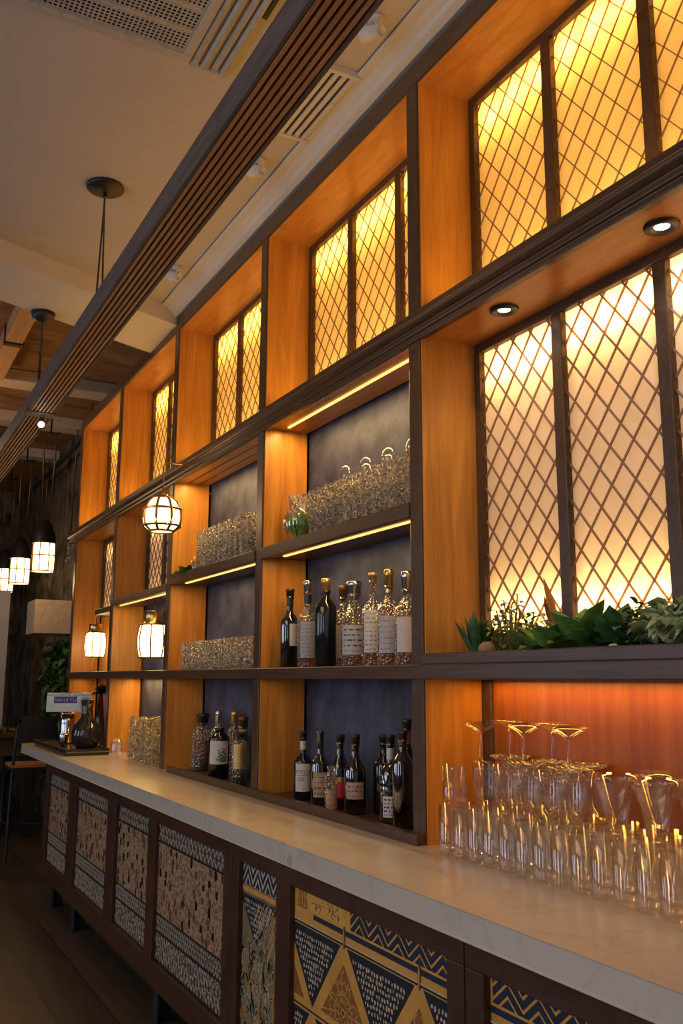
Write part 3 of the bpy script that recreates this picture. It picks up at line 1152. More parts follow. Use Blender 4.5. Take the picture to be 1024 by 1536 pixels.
def tribal_panel(cab, x0, x1, seed, plainleft=True):
    rr = random.Random(seed)
    z0, z1 = .305, .872
    pn = MB().box(x0, x1, YP, YP+.012, z0, z1).build('patterned_panel', 'ochre', None)
    pn.parent = cab
    d = Deco(YP)
    # top band
    xs = x0+.35 if plainleft else x0
    chevrons(d, xs+.01, x1-.002, .817, z1-.002, .1, 'navy', .018, 2)
    if plainleft:
        d.poly('cell', [(x0+.02, .815), (x0+.085, .815), (x0+.075, z1-.004), (x0+.03, z1-.004)], .0002)
        d.poly('gold', [(x0+.11, .82), (xs-.02, .82), (xs-.02, z1-.006), (x0+.11, z1-.006)], .0002)
        for k in range(26):
            cx = x0+.125+R.random()*(xs-x0-.16)
            cz = .826+R.random()*.034
            a = R.uniform(0, PI)
            d.line('cell', [(cx-.008*math.cos(a), cz-.006*math.sin(a)), (cx+.008*math.cos(a), cz+.006*math.sin(a))], .002, .0012)
        for k in range(6):
            cx = x0+.03+k*.01
            d.line('gold', [(cx, .82), (cx+.012*(-1)**k, z1-.01)], .003, .001)
    d.poly('navy', [(x0+(.13 if plainleft else 0)+.002, .796), (x1-.002, .796), (x1-.002, .810), (x0+(.13 if plainleft else 0)+.002, .810)], .0004)
    d.line('cream', [(x0+.002, .777), (x1-.002, .777)], .004)
    d.line('ink', [(x0+.002, .771), (x1-.002, .771)], .004)
    # triangles
    ax = x0+.32
    per = .385
    for k in range(-1, 3):
        cx = ax+k*per
        dark_triangle(d, [(cx+.02, .765), (cx+per-.02, .765), (cx+per/2, .555)], rr, x0+.002, x1-.002, z0+.002, .765)
        leaf_triangle(d, [(cx, .755), (cx-per/2+.01, .545), (cx+per/2-.01, .545)], rr, x0+.002, x1-.002, z0+.002, .765)
        d.line('ink', [(clipx(cx-per/2, x0+.004, x1-.004), .54), (clipx(cx+per/2, x0+.004, x1-.004), .54)], .004)
        dark_triangle(d, [(cx-per/2+.02, .53), (cx+per/2-.02, .53), (cx, .325)], rr, x0+.002, x1-.002, z0+.002, .765)
        leaf_triangle(d, [(cx+per/2, .52), (cx+.01, .315), (cx+per-.01, .315)], rr, x0+.002, x1-.002, z0+.002, .765)
        # little brown tassels over the apexes
        if x0 < cx < x1-.01:
            d.oval('cell', (cx+.004, .79), .006, .03, .0022, 8)
            d.oval('ochre', (cx+.004, .79), .0025, .022, .0028, 8)
    d.done(pn)

def narrow_panel(cab, x0, x1, seed):
    rr = random.Random(seed)
    z0, z1 = .305, .872
    pn = MB().box(x0, x1, YP, YP+.012, z0, z1).build('patterned_panel', 'olive', None)
    pn.parent = cab
    d = Deco(YP)
    d.poly('silverinlay', [(x0+.002, .8), (x1-.002, .8), (x1-.002, z1-.002), (x0+.002, z1-.002)])
    chevrons(d, x0+.003, x1-.003, .801, z1-.003, .085, 'ink', .019, 2)
    d.poly('ochre', [(x0, .778), (x1, .778), (x1, .794), (x0, .794)], .0003)
    dark_triangle(d, [(x0-.02, .768), (x1-.02, .768), (x0+.12, .62)], rr, x0+.002, x1-.002, z0, .768, 'ink', 'silverinlay')
    for k in range(150):
        cx, cz = rr.uniform(x0+.01, x1-.01), rr.uniform(z0+.01, .62)
        a = rr.uniform(0, PI)
        r0 = rr.uniform(.008, .03)
        pts = []
        for j in range(6):
            t = a+j*.45
            pts.append((clipx(cx+r0*math.cos(t), x0+.003, x1-.003), max(z0+.003, min(.76, cz+1.6*r0*math.sin(t)))))
        d.line(rr.choice(['cream', 'silverinlay', 'ochre', 'darkbead', 'leafB']), pts, rr.uniform(.003, .006), rr.uniform(.0004, .0012))
    for k in range(40):
        cx, cz = rr.uniform(x0+.12, x1-.01), rr.uniform(.62, .76)
        d.line(rr.choice(['cream', 'ochre']), [(clipx(cx-.02, x0+.003, x1), cz-.03), (clipx(cx+.02, x0, x1-.003), min(.765, cz+.03))], .003, .0006)
    d.done(pn)

def cabinet(x0, x1, panels, label, legs, double=True):
    cab = empty('base_cabinet', (0, 0, 0))
    tag(cab, label, 'cabinet', 'cabinets under the marble countertop')
    part(MB().box(x0, x1, YP+.014, 1.84, .21, .934), 'carcass', 'cabinet', cab)
    f = MB()
    f.box(x0, x1, 1.272, YP+.014, .872, .934)
    f.box(x0, x1, 1.272, YP+.014, .2, .302)
    part(f, 'rails', 'cabinet', cab, bevel=.003)
    edges = [x0]+[v for p in panels for v in (p[0], p[1])]+[x1]
    for a, b in zip(edges[0::2], edges[1::2]):
        part(MB().box(a, b, 1.272, YP+.014, .302, .872), 'stile', 'cabinet', cab, bevel=.003)
    for k, p in enumerate(panels):
        p[2](cab, p[0], p[1], p[3])
    for lx in legs:
        l_ = MB()
        l_.box(lx-.035, lx+.035, 1.34, 1.348, .0, .205).box(lx-.035, lx-.027, 1.348, 1.42, .0, .205).box(lx-.04, lx+.04, 1.335, 1.425, 0, .006)
        part(l_, 'leg', 'steelblue', cab)
    return cab
cabinet(-6.68, -3.205, [(-6.575, -5.925, beaded_panel, 1), (-5.73, -4.975, beaded_panel, 2), (-4.81, -4.235, beaded_panel, 3), (-4.125, -3.285, beaded_panel, 4)],
        'long walnut cabinet with four beaded tan and black panels under the countertop', [-6.6, -5.95, -4.25])
cabinet(-3.2, -1.80, [(-3.14, -2.82, narrow_panel, 5), (-2.718, -1.868, tribal_panel, 11)],
        'walnut cabinet with one narrow scribbled panel and one wide ochre triangle panel', [-2.95])
cabinet(-1.795, -.4, [(-1.728, -.88, lambda c, a, b, s: tribal_panel(c, a, b, s, False), 12)],
        'walnut cabinet with a navy zigzag panel nearest the right edge', [-.9])

# ------------------------------------------------------------------ bottles
def bottle(name, x, y, z, r, h, bh, nr, glassm, capm, label, lab=None, group=None, rz=0, caph=.05, fore=None, liquid=None, print_=None, shoulder=.05, lip=True, square=False):
    """r body radius, h total height, bh body height, nr neck radius; lab=(z0,z1,mat,arc)"""
    g = empty(name, (x, y, z))
    tag(g, label, 'bottle', group)
    nh = h-caph
    prof = [(0.001, .004), (r*.8, .0), (r, .008), (r, bh)]
    for k in range(1, 6):
        t = k/5
        prof.append((nr+(r-nr)*(math.cos(t*PI)*.5+.5), bh+shoulder*t))
    prof += [(nr, nh-.012)]
    if lip:
        prof += [(nr*1.25, nh-.01), (nr*1.25, nh)]
    prof += [(nr*.8, nh)]
    body = part(MB().lathe(prof, seg=24), 'glass_body', glassm, g)
    if liquid:
        lh = liquid[1]
        part(MB().lathe([(.001, .006), (r*.92, .006), (r*.92, lh), (.001, lh)], seg=20), 'liquid', liquid[0], g)
    if capm:
        cr = nr*1.22
        part(MB().lathe([(cr*.8, -.012), (cr, -.01), (cr, caph*.55), (cr*1.12, caph*.6), (cr*1.12, caph*.95), (cr*.9, caph), (.001, caph)], (0, 0, nh), seg=18), 'cap', capm, g)
    if fore:
        part(MB().lathe([(nr*1.05, fore[0]), (nr*1.07, fore[1])], seg=18), 'foil', fore[2], g)
    cang = math.atan2(-y, -x)   # labels face the bar side
    if lab:
        z0, z1, lm, arc = lab[:4]
        o = part(MB().lathe([(r*1.015, z0), (r*1.015, z1)], seg=16, a0=cang-arc/2+(lab[4] if len(lab) > 4 else 0), a1=cang+arc/2+(lab[4] if len(lab) > 4 else 0)), 'paper_label', lm, g)
        if print_:
            pm, rows, seed = print_
            rr = random.Random(seed)
            pb = MB()
            for k in range(rows):
                zz = z1-(k+.9)*(z1-z0)/(rows+.6)
                t = rr.uniform(.0012, .0035)
                a = -arc*.42
                while a < arc*.36:
                    wl = rr.uniform(.06, .35)
                    pb.lathe([(r*1.02, zz-t), (r*1.02, zz+t)], seg=3, a0=cang+a, a1=cang+min(a+wl, arc*.42))
                    a += wl+rr.uniform(.04, .2)
            q = pb.build('print', pm, None)
            q.parent = o
    return g

def facing(x, y):
    return math.atan2(-y, -x)

Z1_ = ZH1-.001
GB = 'bottles on the eye level shelf'
bottle('liquor_bottle', -3.665, 1.70, Z1_, .041, .345, .20, .014, 'darkglass', 'cork', 'dark bottle with small blank white label, leftmost on the eye level shelf', (.095, .19, 'label', 1.1, .55), GB, fore=(.265, .31, 'cork'), caph=.035)
bottle('liquor_bottle', -3.486, 1.70, Z1_, .043, .365, .205, .015, 'clearglass', 'chrome', 'amber bottle with grey label and glass stopper beside the black bottle', (.04, .19, 'labelgrey', 1.5), GB, fore=(.27, .31, 'cork'), liquid=('amberliq', .15), print_=('printfaint', 9, 3), caph=.05)
bottle('liquor_bottle', -3.29, 1.685, Z1_, .043, .355, .235, .015, 'blackbottle', 'goldfoil', 'solid black bottle with gold stopper on the eye level shelf', None, GB, caph=.05, fore=(.29, .315, 'cork'))
bottle('liquor_bottle', -3.33, 1.785, Z1_, .04, .335, .20, .014, 'clearglass', 'darkbrass', 'clear bottle half hidden right behind the black bottle', (.04, .17, 'labelgrey', 1.6), GB, liquid=('amberliq', .1))
bottle('liquor_bottle', -3.08, 1.70, Z1_, .052, .325, .17, .022, 'clearglass', 'chrome', 'broad shouldered clear bottle with wide grey label and broad neck', (.045, .155, 'labelgrey', 2.0), GB, liquid=('amberliq', .16), print_=('print', 5, 5), shoulder=.075)
bottle('liquor_bottle', -2.945, 1.705, Z1_, .042, .345, .205, .012, 'clearglass', 'goldfoil', 'clear bottle with slim tall neck and tall white label with print lines', (.05, .205, 'label', 1.7), GB, liquid=('amberliq', .19), print_=('printfaint', 9, 7), caph=.03, shoulder=.05)
bottle('liquor_bottle', -2.822, 1.70, Z1_, .046, .345, .20, .013, 'clearglass', 'brass', 'amber topped bottle with grey label and bright brass neck', (.045, .175, 'labelgrey', 1.7), GB, liquid=('amberliq', .2), print_=('printfaint', 6, 9), caph=.06, fore=(.26, .29, 'brass'))
bottle('liquor_bottle', -2.70, 1.70, Z1_, .045, .325, .19, .015, 'clearglass', 'chrome', 'clear bottle with plain white label against the thick post', (.045, .165, 'label', 1.8), GB, liquid=('amberliq', .19), caph=.06)

ZL = ZC+.013
GL = 'bottles on the low tray'
def lowb(*a, **k):
    return bottle('liquor_bottle', *a, **k)
b1 = lowb(-3.516, 1.70, ZL, .038, .275, .15, .013, 'blackbottle', 'cork', 'dark bottle with large white lettered label, leftmost in the lower near bay', (.035, .145, 'label', 1.75), GL, fore=(.20, .235, 'whitefoil'), caph=.025, shoulder=.04)
b1.children[0].name = 'glass_body'
# lettering on the white label: two short lines of hand lettering
def lettering(g, text, r, zc, size, ang, mat='print'):
    cu = bpy.data.curves.new('lettering', 'FONT')
    cu.body = text
    cu.size = size
    cu.align_x = 'CENTER'
    cu.extrude = 0
    tmp = bpy.data.objects.new('tmp', cu)
    col.objects.link(tmp)
    dg = bpy.context.evaluated_depsgraph_get()
    me = bpy.data.meshes.new_from_object(tmp.evaluated_get(dg))
    bpy.data.objects.remove(tmp)
    for v in me.vertices:
        a = ang+v.co.x/r
        z = zc+v.co.y
        v.co = Vector((r*math.cos(a), r*math.sin(a), z))
    me.materials.clear()
    me.materials.append(M[mat])
    o = bpy.data.objects.new('lettering', me)
    col.objects.link(o)
    o.parent = g
    return o
a1 = facing(-3.516, 1.70)
lettering(b1, 'FTYCH', .0392, .105, .021, a1)
lettering(b1, 'JED', .0392, .078, .019, a1-.2)
lb = MB().lathe([(.0391, .098), (.0391, .0995)], seg=12, a0=a1-.75, a1=a1+.75)
part(lb, 'print_rule', 'print', b1)
lowb(-3.357, 1.70, ZL, .038, .28, .15, .013, 'darkglass', None, 'amber necked bottle with tan label beside the white lettered bottle', (.03, .125, 'labeltan', 1.6), GL, print_=('print', 4, 13), caph=.0)
lowb(-3.16, 1.645, ZL, .024, .165, .12, .012, 'clearglass', None, 'short clear flask with tan label standing at the tray edge', (.01, .08, 'labeltan', 1.6), GL, print_=('redprint', 3, 14), shoulder=.03, caph=.0)
b2 = lowb(-3.236, 1.725, ZL, .037, .275, .13, .014, 'darkglass', 'cork', 'dark bottle with a glowing red printed label on the low tray', None, GL, shoulder=.09, caph=.03)
a2 = facing(-3.236, 1.725)
part(MB().lathe([(.0378, .04), (.0378, .06), (.0378, .115)], seg=14, a0=a2-.6, a1=a2+.6), 'paper_label', 'redprint', b2)
part(MB().lathe([(.0382, .1), (.0382, .118)], seg=10, a0=a2-.5, a1=a2+.5), 'label_band', 'goldfoil', b2)
lowb(-3.071, 1.70, ZL, .041, .285, .145, .014, 'darkglass', 'cork', 'dark bottle with pinkish picture label, middle of the low tray', (.055, .115, 'labeltan', 1.7), GL, print_=('blueprint', 3, 17), shoulder=.075, caph=.035)
lowb(-3.02, 1.795, ZL, .042, .285, .165, .014, 'blackbottle', 'cork', 'plain black bottle with short black stopper behind the low tray row', None, GL, shoulder=.06, caph=.03)
lowb(-2.835, 1.71, ZL, .038, .295, .155, .013, 'greenglass', 'cork', 'olive green wine bottle with white foil neck and white label', (.02, .09, 'label', 1.5), GL, fore=(.205, .25, 'whitefoil'), shoulder=.06, caph=.03, print_=('print', 5, 19))
lowb(-2.86, 1.795, ZL, .036, .345, .2, .013, 'blackbottle', 'cork', 'tall dark bottle with rose foil neck behind the green wine bottle', None, GL, fore=(.26, .315, 'foil'), shoulder=.06, caph=.03)
lowb(-2.72, 1.69, ZL, .036, .315, .2, .013, 'darkglass', 'cork', 'tall dark slim bottle touching the thick post in the low bay', None, GL, shoulder=.06, caph=.03)

G3 = 'bottles in the low middle bay'
lowb(-4.86, 1.74, ZL, .058, .30, .20, .026, 'clearglass', 'cork', 'wide cut glass decanter bottle with dark stopper, leftmost in the low middle bay', None, G3, liquid=('rust', .16), shoulder=.04, caph=.05)
b3 = lowb(-4.40, 1.665, ZL, .05, .245, .195, .02, 'blackbottle', None, 'dark round shouldered bottle with cream label showing green leaves', (.075, .185, 'label', 2.1), G3, shoulder=.04, caph=0)
a3 = facing(-4.40, 1.665)
lf = MB()
for k in range(16):
    t = k/15
    aa = a3+.25+.5*math.sin(k*2.3)*.6
    zz = .085+.06*t
    lf.lathe([(.0515, zz), (.0515, zz+.006)], seg=4, a0=aa-.05-.3*(1-t)*.6, a1=aa+.25*(1-t)+.1)
part(lf, 'leaf_print', 'leafprint', b3)
lowb(-4.62, 1.74, ZL, .036, .32, .21, .013, 'clearglass', 'chrome', 'clear necked bottle directly behind the leaf label bottle', None, G3, liquid=('amberliq', .2))
lowb(-4.52, 1.79, ZL, .036, .32, .21, .014, 'clearglass', 'goldfoil', 'bottle with amber neck and gold cap behind the leaf label bottle', None, G3, liquid=('amberliq', .2), fore=(.22, .27, 'amberliq'))
lowb(-4.40, 1.79, ZL, .04, .30, .19, .02, 'greenglass', 'darkbrass', 'olive glass bottle with broad cream neck band near the slim post', None, G3, fore=(.22, .265, 'labeltan'), shoulder=.04)
lowb(-4.13, 1.665, ZL, .036, .235, .19, .016, 'clearglass', 'cork', 'square edged bottle with golden patterned label beside the slim post', (.075, .185, 'goldfoil', 1.7), G3, liquid=('blackbottle', .07), print_=('labeltan', 7, 23), shoulder=.02, caph=.02)
tr = empty('serving_tray', (-4.55, 1.7, ZC+.013))

bpy.data.objects.remove(tr)

# ------------------------------------------------------------------ glassware
def glass_mesh(name, prof, seg, mat, smooth=True, rib=0):
    o = MB().lathe(prof, seg=seg, smooth=smooth, rib=rib).build(name, mat)
    return o
def place(proto, pts, label, cat, group, first=[True]):
    for k, (x, y, z) in enumerate(pts):
        o = proto if k == 0 else proto.copy()
        if k:
            col.objects.link(o)
        o.location = (x, y, z)
        o.rotation_euler.z = R.uniform(0, 6)
        tag(o, label, cat, group)

# near tower: straight highball glasses (tier 1)
hb = glass_mesh('highball_glass', [(0.001, .006), (.026, .006), (.0285, .0), (.0335, .002), (.034, .01), (.034, .138), (.0325, .139), (.0322, .012), (.001, .011)], 28, 'tumbler')
pts = []
for j, y in enumerate((1.600, 1.670, 1.740, 1.810)):
    for k in range(15):
        x = -2.315+k*.0695+(.0 if j % 2 == 0 else .015)
        if x < -1.25:
            pts.append((x, y, ZC+.0005))
place(hb, pts, 'clear straight highball glass in the bottom layer of the glass tower', 'glass', 'highball glasses in the bottom layer of the tower')
# tier 2
z2 = ZC+.1405
t2 = glass_mesh('tumbler_glass', [(0.001, .004), (.022, .003), (.026, .0), (.0335, .03), (.039, .07), (.041, .105), (.040, .122), (.0385, .122), (.0375, .07), (.031, .03), (.001, .012)], 28, 'tumbler')
pts = []
for j, y in enumerate((1.655, 1.745)):
    for k in range(5):
        pts.append((-2.21+k*.088+.0*j, y, z2))
place(t2, pts, 'clear rounded tumbler in the second layer of the glass tower', 'glass', 'tumblers in the second layer of the tower')
o = glass_mesh('straight_glass', [(.001, .004), (.034, .0), (.036, .01), (.036, .112), (.0345, .112), (.0345, .012), (.001, .01)], 28, 'tumbler')
place(o, [(-2.29, 1.60, z2)], 'clear straight sided glass alone at the left end of the second layer', 'glass', None)
cp2 = glass_mesh('flared_glass', [(0.001, .004), (.02, .002), (.022, .0), (.026, .03), (.036, .075), (.053, .118), (.062, .135), (.0605, .1355), (.051, .118), (.033, .074), (.001, .02)], 32, 'tumbler')
pts = []
for j, y in enumerate((1.655, 1.781)):
    for k in range(4):
        if k < 2:
            pts.append((-1.70+k*.126, y+.0, z2))
place(cp2, pts, 'clear wide flared glass in the second layer of the glass tower', 'glass', 'flared glasses in the second layer of the tower')
# upper saucers resting on the tumblers
sau = glass_mesh('glass_saucer', [(.001, .0), (.03, .0), (.055, .006), (.062, .012), (.0615, .0135), (.054, .008), (.001, .003)], 32, 'crystal2')
pts = [(-2.045, 1.66, z2+.1225), (-1.865, 1.66, z2+.1225), (-2.258, 1.782, z2+.1225), (-2.067, 1.782, z2+.1225), (-1.94, 1.782, z2+.1225)]
place(sau, pts, 'shallow clear glass saucer resting on the tumblers under the coupes', 'saucer', 'glass saucers between the layers')
# tier 3: coupes
z3 = z2+.1235
cp = glass_mesh('coupe_glass', [(.001, .002), (.03, .0), (.031, .002), (.008, .006), (.0042, .015), (.004, .075), (.006, .082), (.02, .092), (.045, .103), (.061, .113), (.060, .114), (.044, .105), (.018, .095), (.001, .088)], 36, 'tumbler')
cps = [(-2.235, 1.655, z3-.001), (-2.258, 1.782, z3+.0025), (-2.045, 1.66, z3+.0025), (-2.067, 1.782, z3+.0025), (-1.865, 1.66, z3+.0025)]
place(cp, [cps[0]], 'clear stemmed coupe glass, leftmost on top of the glass tower', 'glass', 'coupe glasses on top of the tower')
names = ['clear stemmed coupe glass on the tower, second from the left, in the back', 'clear stemmed coupe glass on the tower, middle of the five, in front',
         'clear stemmed coupe glass on the tower, fourth from the left, in the back', 'clear stemmed coupe glass, rightmost on top of the glass tower']
for p, n_ in zip(cps[1:], names):
    c = cp.copy()
    col.objects.link(c)
    c.location = p
    tag(c, n_, 'glass', 'coupe glasses on top of the tower')

# crystal tumblers on the shelves
tum = glass_mesh('cut_tumbler', [(.001, .004), (.027, .0), (.032, .01), (.034, .05), (.036, .092), (.0345, .092), (.032, .05), (.029, .012), (.001, .01)], 20, 'crystal', False, .035)
pts = []
for lv in range(2):
    for j, y in enumerate((1.665, 1.737, 1.808)):
        for k in range(14):
            x = -3.56+k*.0745
            if k == 0 or (k < 3 and j < 2):
                continue
            if x < -2.57:
                pts.append((x, y, ZS1+lv*.0935))
place(tum, pts, 'cut crystal tumbler in the stacked rows on the near upper shelf', 'glass', 'crystal tumblers on the near upper shelf')
wg = glass_mesh('upturned_wine_glass', [(.034, .0), (.036, .025), (.031, .05), (.018, .064), (.005, .068), (.001, .068)], 24, 'tumbler')
pts = [(-3.12+k*.083, 1.69+.05*(k % 2), ZS1+.1875) for k in range(7)]
place(wg, pts, 'upturned round wine glass on top of the crystal tumblers on the near upper shelf', 'glass', 'upturned glasses above the crystal tumblers')
tum2 = glass_mesh('cut_tumbler', [(.001, .004), (.03, .0), (.034, .01), (.037, .055), (.038, .1), (.0365, .1), (.034, .05), (.029, .012), (.001, .01)], 18, 'crystal', False, .035)
pts = []
for lv in range(2):
    for j, y in enumerate((1.655, 1.731, 1.805)):
        for k in range(10):
            x = -4.69+k*.078
            if x < -3.91:
                pts.append((x, y, ZS1+lv*.102))
place(tum2, pts, 'cut crystal tumbler in the stacked rows on the middle upper shelf', 'glass', 'crystal tumblers on the middle upper shelf')
tum3 = glass_mesh('cut_tumbler', [(.001, .004), (.032, .0), (.036, .01), (.038, .07), (.039, .148), (.0375, .148), (.034, .05), (.029, .012), (.001, .01)], 18, 'crystal', False, .035)
pts = []
for j, y in enumerate((1.645, 1.724, 1.803)):
    for k in range(12):
        x = -4.85+k*.08
        if x < -3.91:
            pts.append((x, y, ZH1-.001))
place(tum3, pts, 'tall cut crystal glass in the row on the middle eye level shelf', 'glass', 'tall crystal glasses on the middle eye level shelf')
# glasses standing on the counter in the second bay
tall = glass_mesh('ribbed_carafe_glass', [(.001, .006), (.05, .0), (.056, .02), (.053, .14), (.049, .262), (.047, .264), (.05, .14), (.052, .02), (.001, .014)], 26, 'crystal2', False, .03)
pts = [(-5.80, 1.65, ZC), (-5.68, 1.65, ZC), (-5.56, 1.65, ZC), (-5.44, 1.65, ZC), (-5.32, 1.65, ZC), (-5.74, 1.77, ZC), (-5.62, 1.77, ZC), (-5.5, 1.77, ZC), (-5.38, 1.77, ZC)]
place(tall, pts, 'tall ribbed glass carafe clustered on the counter beside the coffee machine', 'glass', 'ribbed glass carafes on the counter')
sm = glass_mesh('small_clear_glass', [(.001, .004), (.03, .0), (.036, .02), (.034, .09), (.022, .115), (.021, .115), (.032, .088), (.001, .01)], 22, 'tumbler')
place(sm, [(-6.03, 1.58, ZC+.0005), (-5.94, 1.66, ZC+.0005), (-5.92, 1.555, ZC+.0005)], 'small rounded clear glass on the counter left of the ribbed carafes', 'glass', 'small clear glasses on the counter')

# glass bowl with moss plant on upper shelf
g = empty('plant_bowl', (-3.47, 1.655, ZS1))
tag(g, 'round glass bowl filled with spiky green plant on the near upper shelf', 'plant bowl')
part(MB().lathe([(.001, .003), (.035, .0), (.062, .02), (.077, .06), (.073, .1), (.06, .125), (.0585, .125), (.07, .1), (.074, .06), (.06, .022), (.001, .007)], seg=32), 'bowl', 'tumbler', g)
lf = MB()
for k in range(230):
    a = R.uniform(0, 2*PI)
    t = R.uniform(.1, .8)
    rr_ = R.uniform(0, .03)
    lf.leaf((rr_*math.cos(a), rr_*math.sin(a), .01), (math.cos(a)*math.sin(t)*.8, math.sin(a)*math.sin(t)*.8, math.cos(t)), (math.cos(a), math.sin(a), 0), R.uniform(.08, .115), .009, .1, 3)
M['grass'] = plain('bright_grass', (.22, .4, .05), .5)
part(lf, 'foliage', 'grass', g)
o = glass_mesh('wide_glass_bowl', [(.001, .005), (.04, .0), (.075, .05), (.088, .105), (.0865, .105), (.073, .05), (.001, .01)], 30, 'crystal')
place(o, [(-3.62, 1.755, ZS1+.135)], 'wide cut glass bowl behind the green plant bowl', 'bowl', None)
o.location = (-3.625, 1.757, ZS1)
o.scale = (.95, .95, 2.1)

# jar and leafy sprig on the middle upper shelf
g = empty('spice_jar', (-4.76, 1.645, ZS1))
tag(g, 'small glass jar of amber spice at the left of the crystal tumblers', 'jar')
part(MB().lathe([(.001, 0), (.03, 0), (.032, .01), (.032, .06), (.024, .07), (.024, .075), (.001, .075)], seg=20), 'glass_body', 'tumbler', g)
part(MB().lathe([(.001, .003), (.028, .003), (.028, .045), (.001, .045)], seg=18), 'contents', 'cell', g)
g = MB()
for k in range(70):
    x = -5.1+.3*R.random()
    a = R.uniform(0, 2*PI)
    g.leaf((x, 1.66+R.uniform(-.03, .04), ZS1+.004), (math.cos(a), math.sin(a), R.uniform(.2, 1.4)), (0, 0, 1), R.uniform(.05, .085), .035, .5, 3)
o = g.build('leafy_sprig', 'leafA')
tag(o, 'dark green leafy sprig lying on the middle upper shelf beside the spice jar', 'plant')

# ------------------------------------------------------------------ planter plants
ZP = ZH1+.02
def plant(name, x, y, fn, mat, label, seed):
    g = MB()
    fn(g, random.Random(seed))
    o = g.build(name, mat)
    o.location = (x, y, ZP)
    o.scale = (1.3, 1.15, 1.45)
    tag(o, label, 'plant', 'plants in the planter')
    return o
def rosette(n, L, W, tmin, tmax, bend, cup=.2, seg=4, spread=.01):
    def f(g, rr):
        for k in range(n):
            a = k*2.399+rr.uniform(-.2, .2)
            t = tmin+(tmax-tmin)*k/n+rr.uniform(-.08, .08)
            l_ = L*rr.uniform(.8, 1.15)
            g.leaf((spread*math.cos(a), spread*math.sin(a), 0), (math.cos(a)*math.sin(t), math.sin(a)*math.sin(t), math.cos(t)), (-math.cos(a)*math.cos(t), -math.sin(a)*math.cos(t), math.sin(t)), l_, W*rr.uniform(.8, 1.2), bend, seg, cup)
    return f
def bush(n, rad, h, ls):
    def f(g, rr):
        for k in range(n):
            a, q = rr.uniform(0, 2*PI), rad*math.sqrt(rr.random())
            z = rr.uniform(.01, h)*(1-.5*q/rad)
            p = (q*math.cos(a), q*math.sin(a)*.7, z)
            if k % 8 == 0:
                g.tube([(p[0]*.2, p[1]*.2, 0), p], .0018, 5)
            b = rr.uniform(0, 2*PI)
            g.leaf(p, (math.cos(b), math.sin(b), rr.uniform(-.2, 1)), (0, 0, 1), ls*rr.uniform(.6, 1.3), ls*.5, .3, 3)
    return f
def lettuce(g, rr):
    for k in range(26):
        a = k*2.399
        t = .25+1.15*k/26
        # ruffled blades: a fan of short leaves along the edge
        d = Vector((math.cos(a)*math.sin(t), math.sin(a)*math.sin(t), math.cos(t)))
        L = .06+.03*rr.random()
        g.leaf((0, 0, .005), d, (0, 0, 1) if t > .5 else (math.cos(a), math.sin(a), 0), L, .06, -.25, 5, .35)
        tip = d*L*.85
        for j in range(4):
            b = a+rr.uniform(-.8, .8)
            g.leaf(tip, (math.cos(b), math.sin(b), rr.uniform(.0, 1.2)), (0, 0, 1), .032, .036, .6, 3, .4)
plant('succulent_plant', -2.30, 1.70, rosette(22, .085, .026, .9, .1, -.1), 'leafB', 'upright dark green succulent at the left end of the planter', 1)
plant('herb_plant', -2.17, 1.735, bush(420, .085, .14, .018), 'leafD', 'bushy olive herb with tiny leaves between succulent and broad leaf plant', 2)
plant('herb_plant', -2.05, 1.75, bush(300, .08, .1, .018), 'leafA', 'low bushy green herb with tiny leaves in front of the lattice', 3)
plant('broad_leaf_plant', -1.85, 1.70, rosette(18, .11, .058, 1.35, .25, .25), 'leafA', 'broad leaf green plant in the planter centre', 4)
g = MB()
g.leaf((0, 0, .03), (-.25, .0, 1), (-1, 0, 0), .15, .028, -.12)
g.leaf((-.012, 0, .03), (-.3, -.1, .8), (-1, -.2, 0), .10, .024, .05)
o = g.build('copper_leaf_shoot', 'leafR')
o.location = (-1.925, 1.70, ZP+.02)
o.scale = (1.1, 1, 1.15)
tag(o, 'two upright copper coloured leaves rising from the planter centre', 'plant', 'plants in the planter')
plant('broad_leaf_plant', -1.95, 1.67, rosette(14, .09, .045, 1.4, .5, .2), 'leafA', 'small flat green rosette left of the broad leaf plant', 5)
plant('dark_rosette_plant', -1.74, 1.72, rosette(20, .09, .052, 1.35, .3, .2), 'leafB', 'dark green rosette right of the copper leaves', 6)
plant('dark_rosette_plant', -1.63, 1.71, bush(260, .075, .1, .026), 'leafB', 'dark dense leafy plant left of the pale lettuce plant', 7)
plant('lettuce_plant', -1.50, 1.69, lettuce, 'leafC', 'pale ruffled lettuce plant near the right side of the planter', 8)
plant('lettuce_plant', -1.375, 1.69, lettuce, 'leafC', 'pale ruffled lettuce plant at the frame edge of the planter', 9)
o = MB().blob((0, 0, .018), .028, .18, 10, 6, (1.2, .9, .9), 4).build('planter_stone', 'stone')
o.location = (-2.185, 1.655, ZP)
tag(o, 'tan stone at the left of the planter in front of the herb', 'stone', 'stones in the planter')
o = MB().blob((0, 0, .008), .014, .15, 10, 6, (1.2, .9, .9), 6).build('planter_stone', 'label')
o.location = (-1.66, 1.632, ZP)
tag(o, 'small white pebble in front of the dark leafy plant', 'stone', 'stones in the planter')

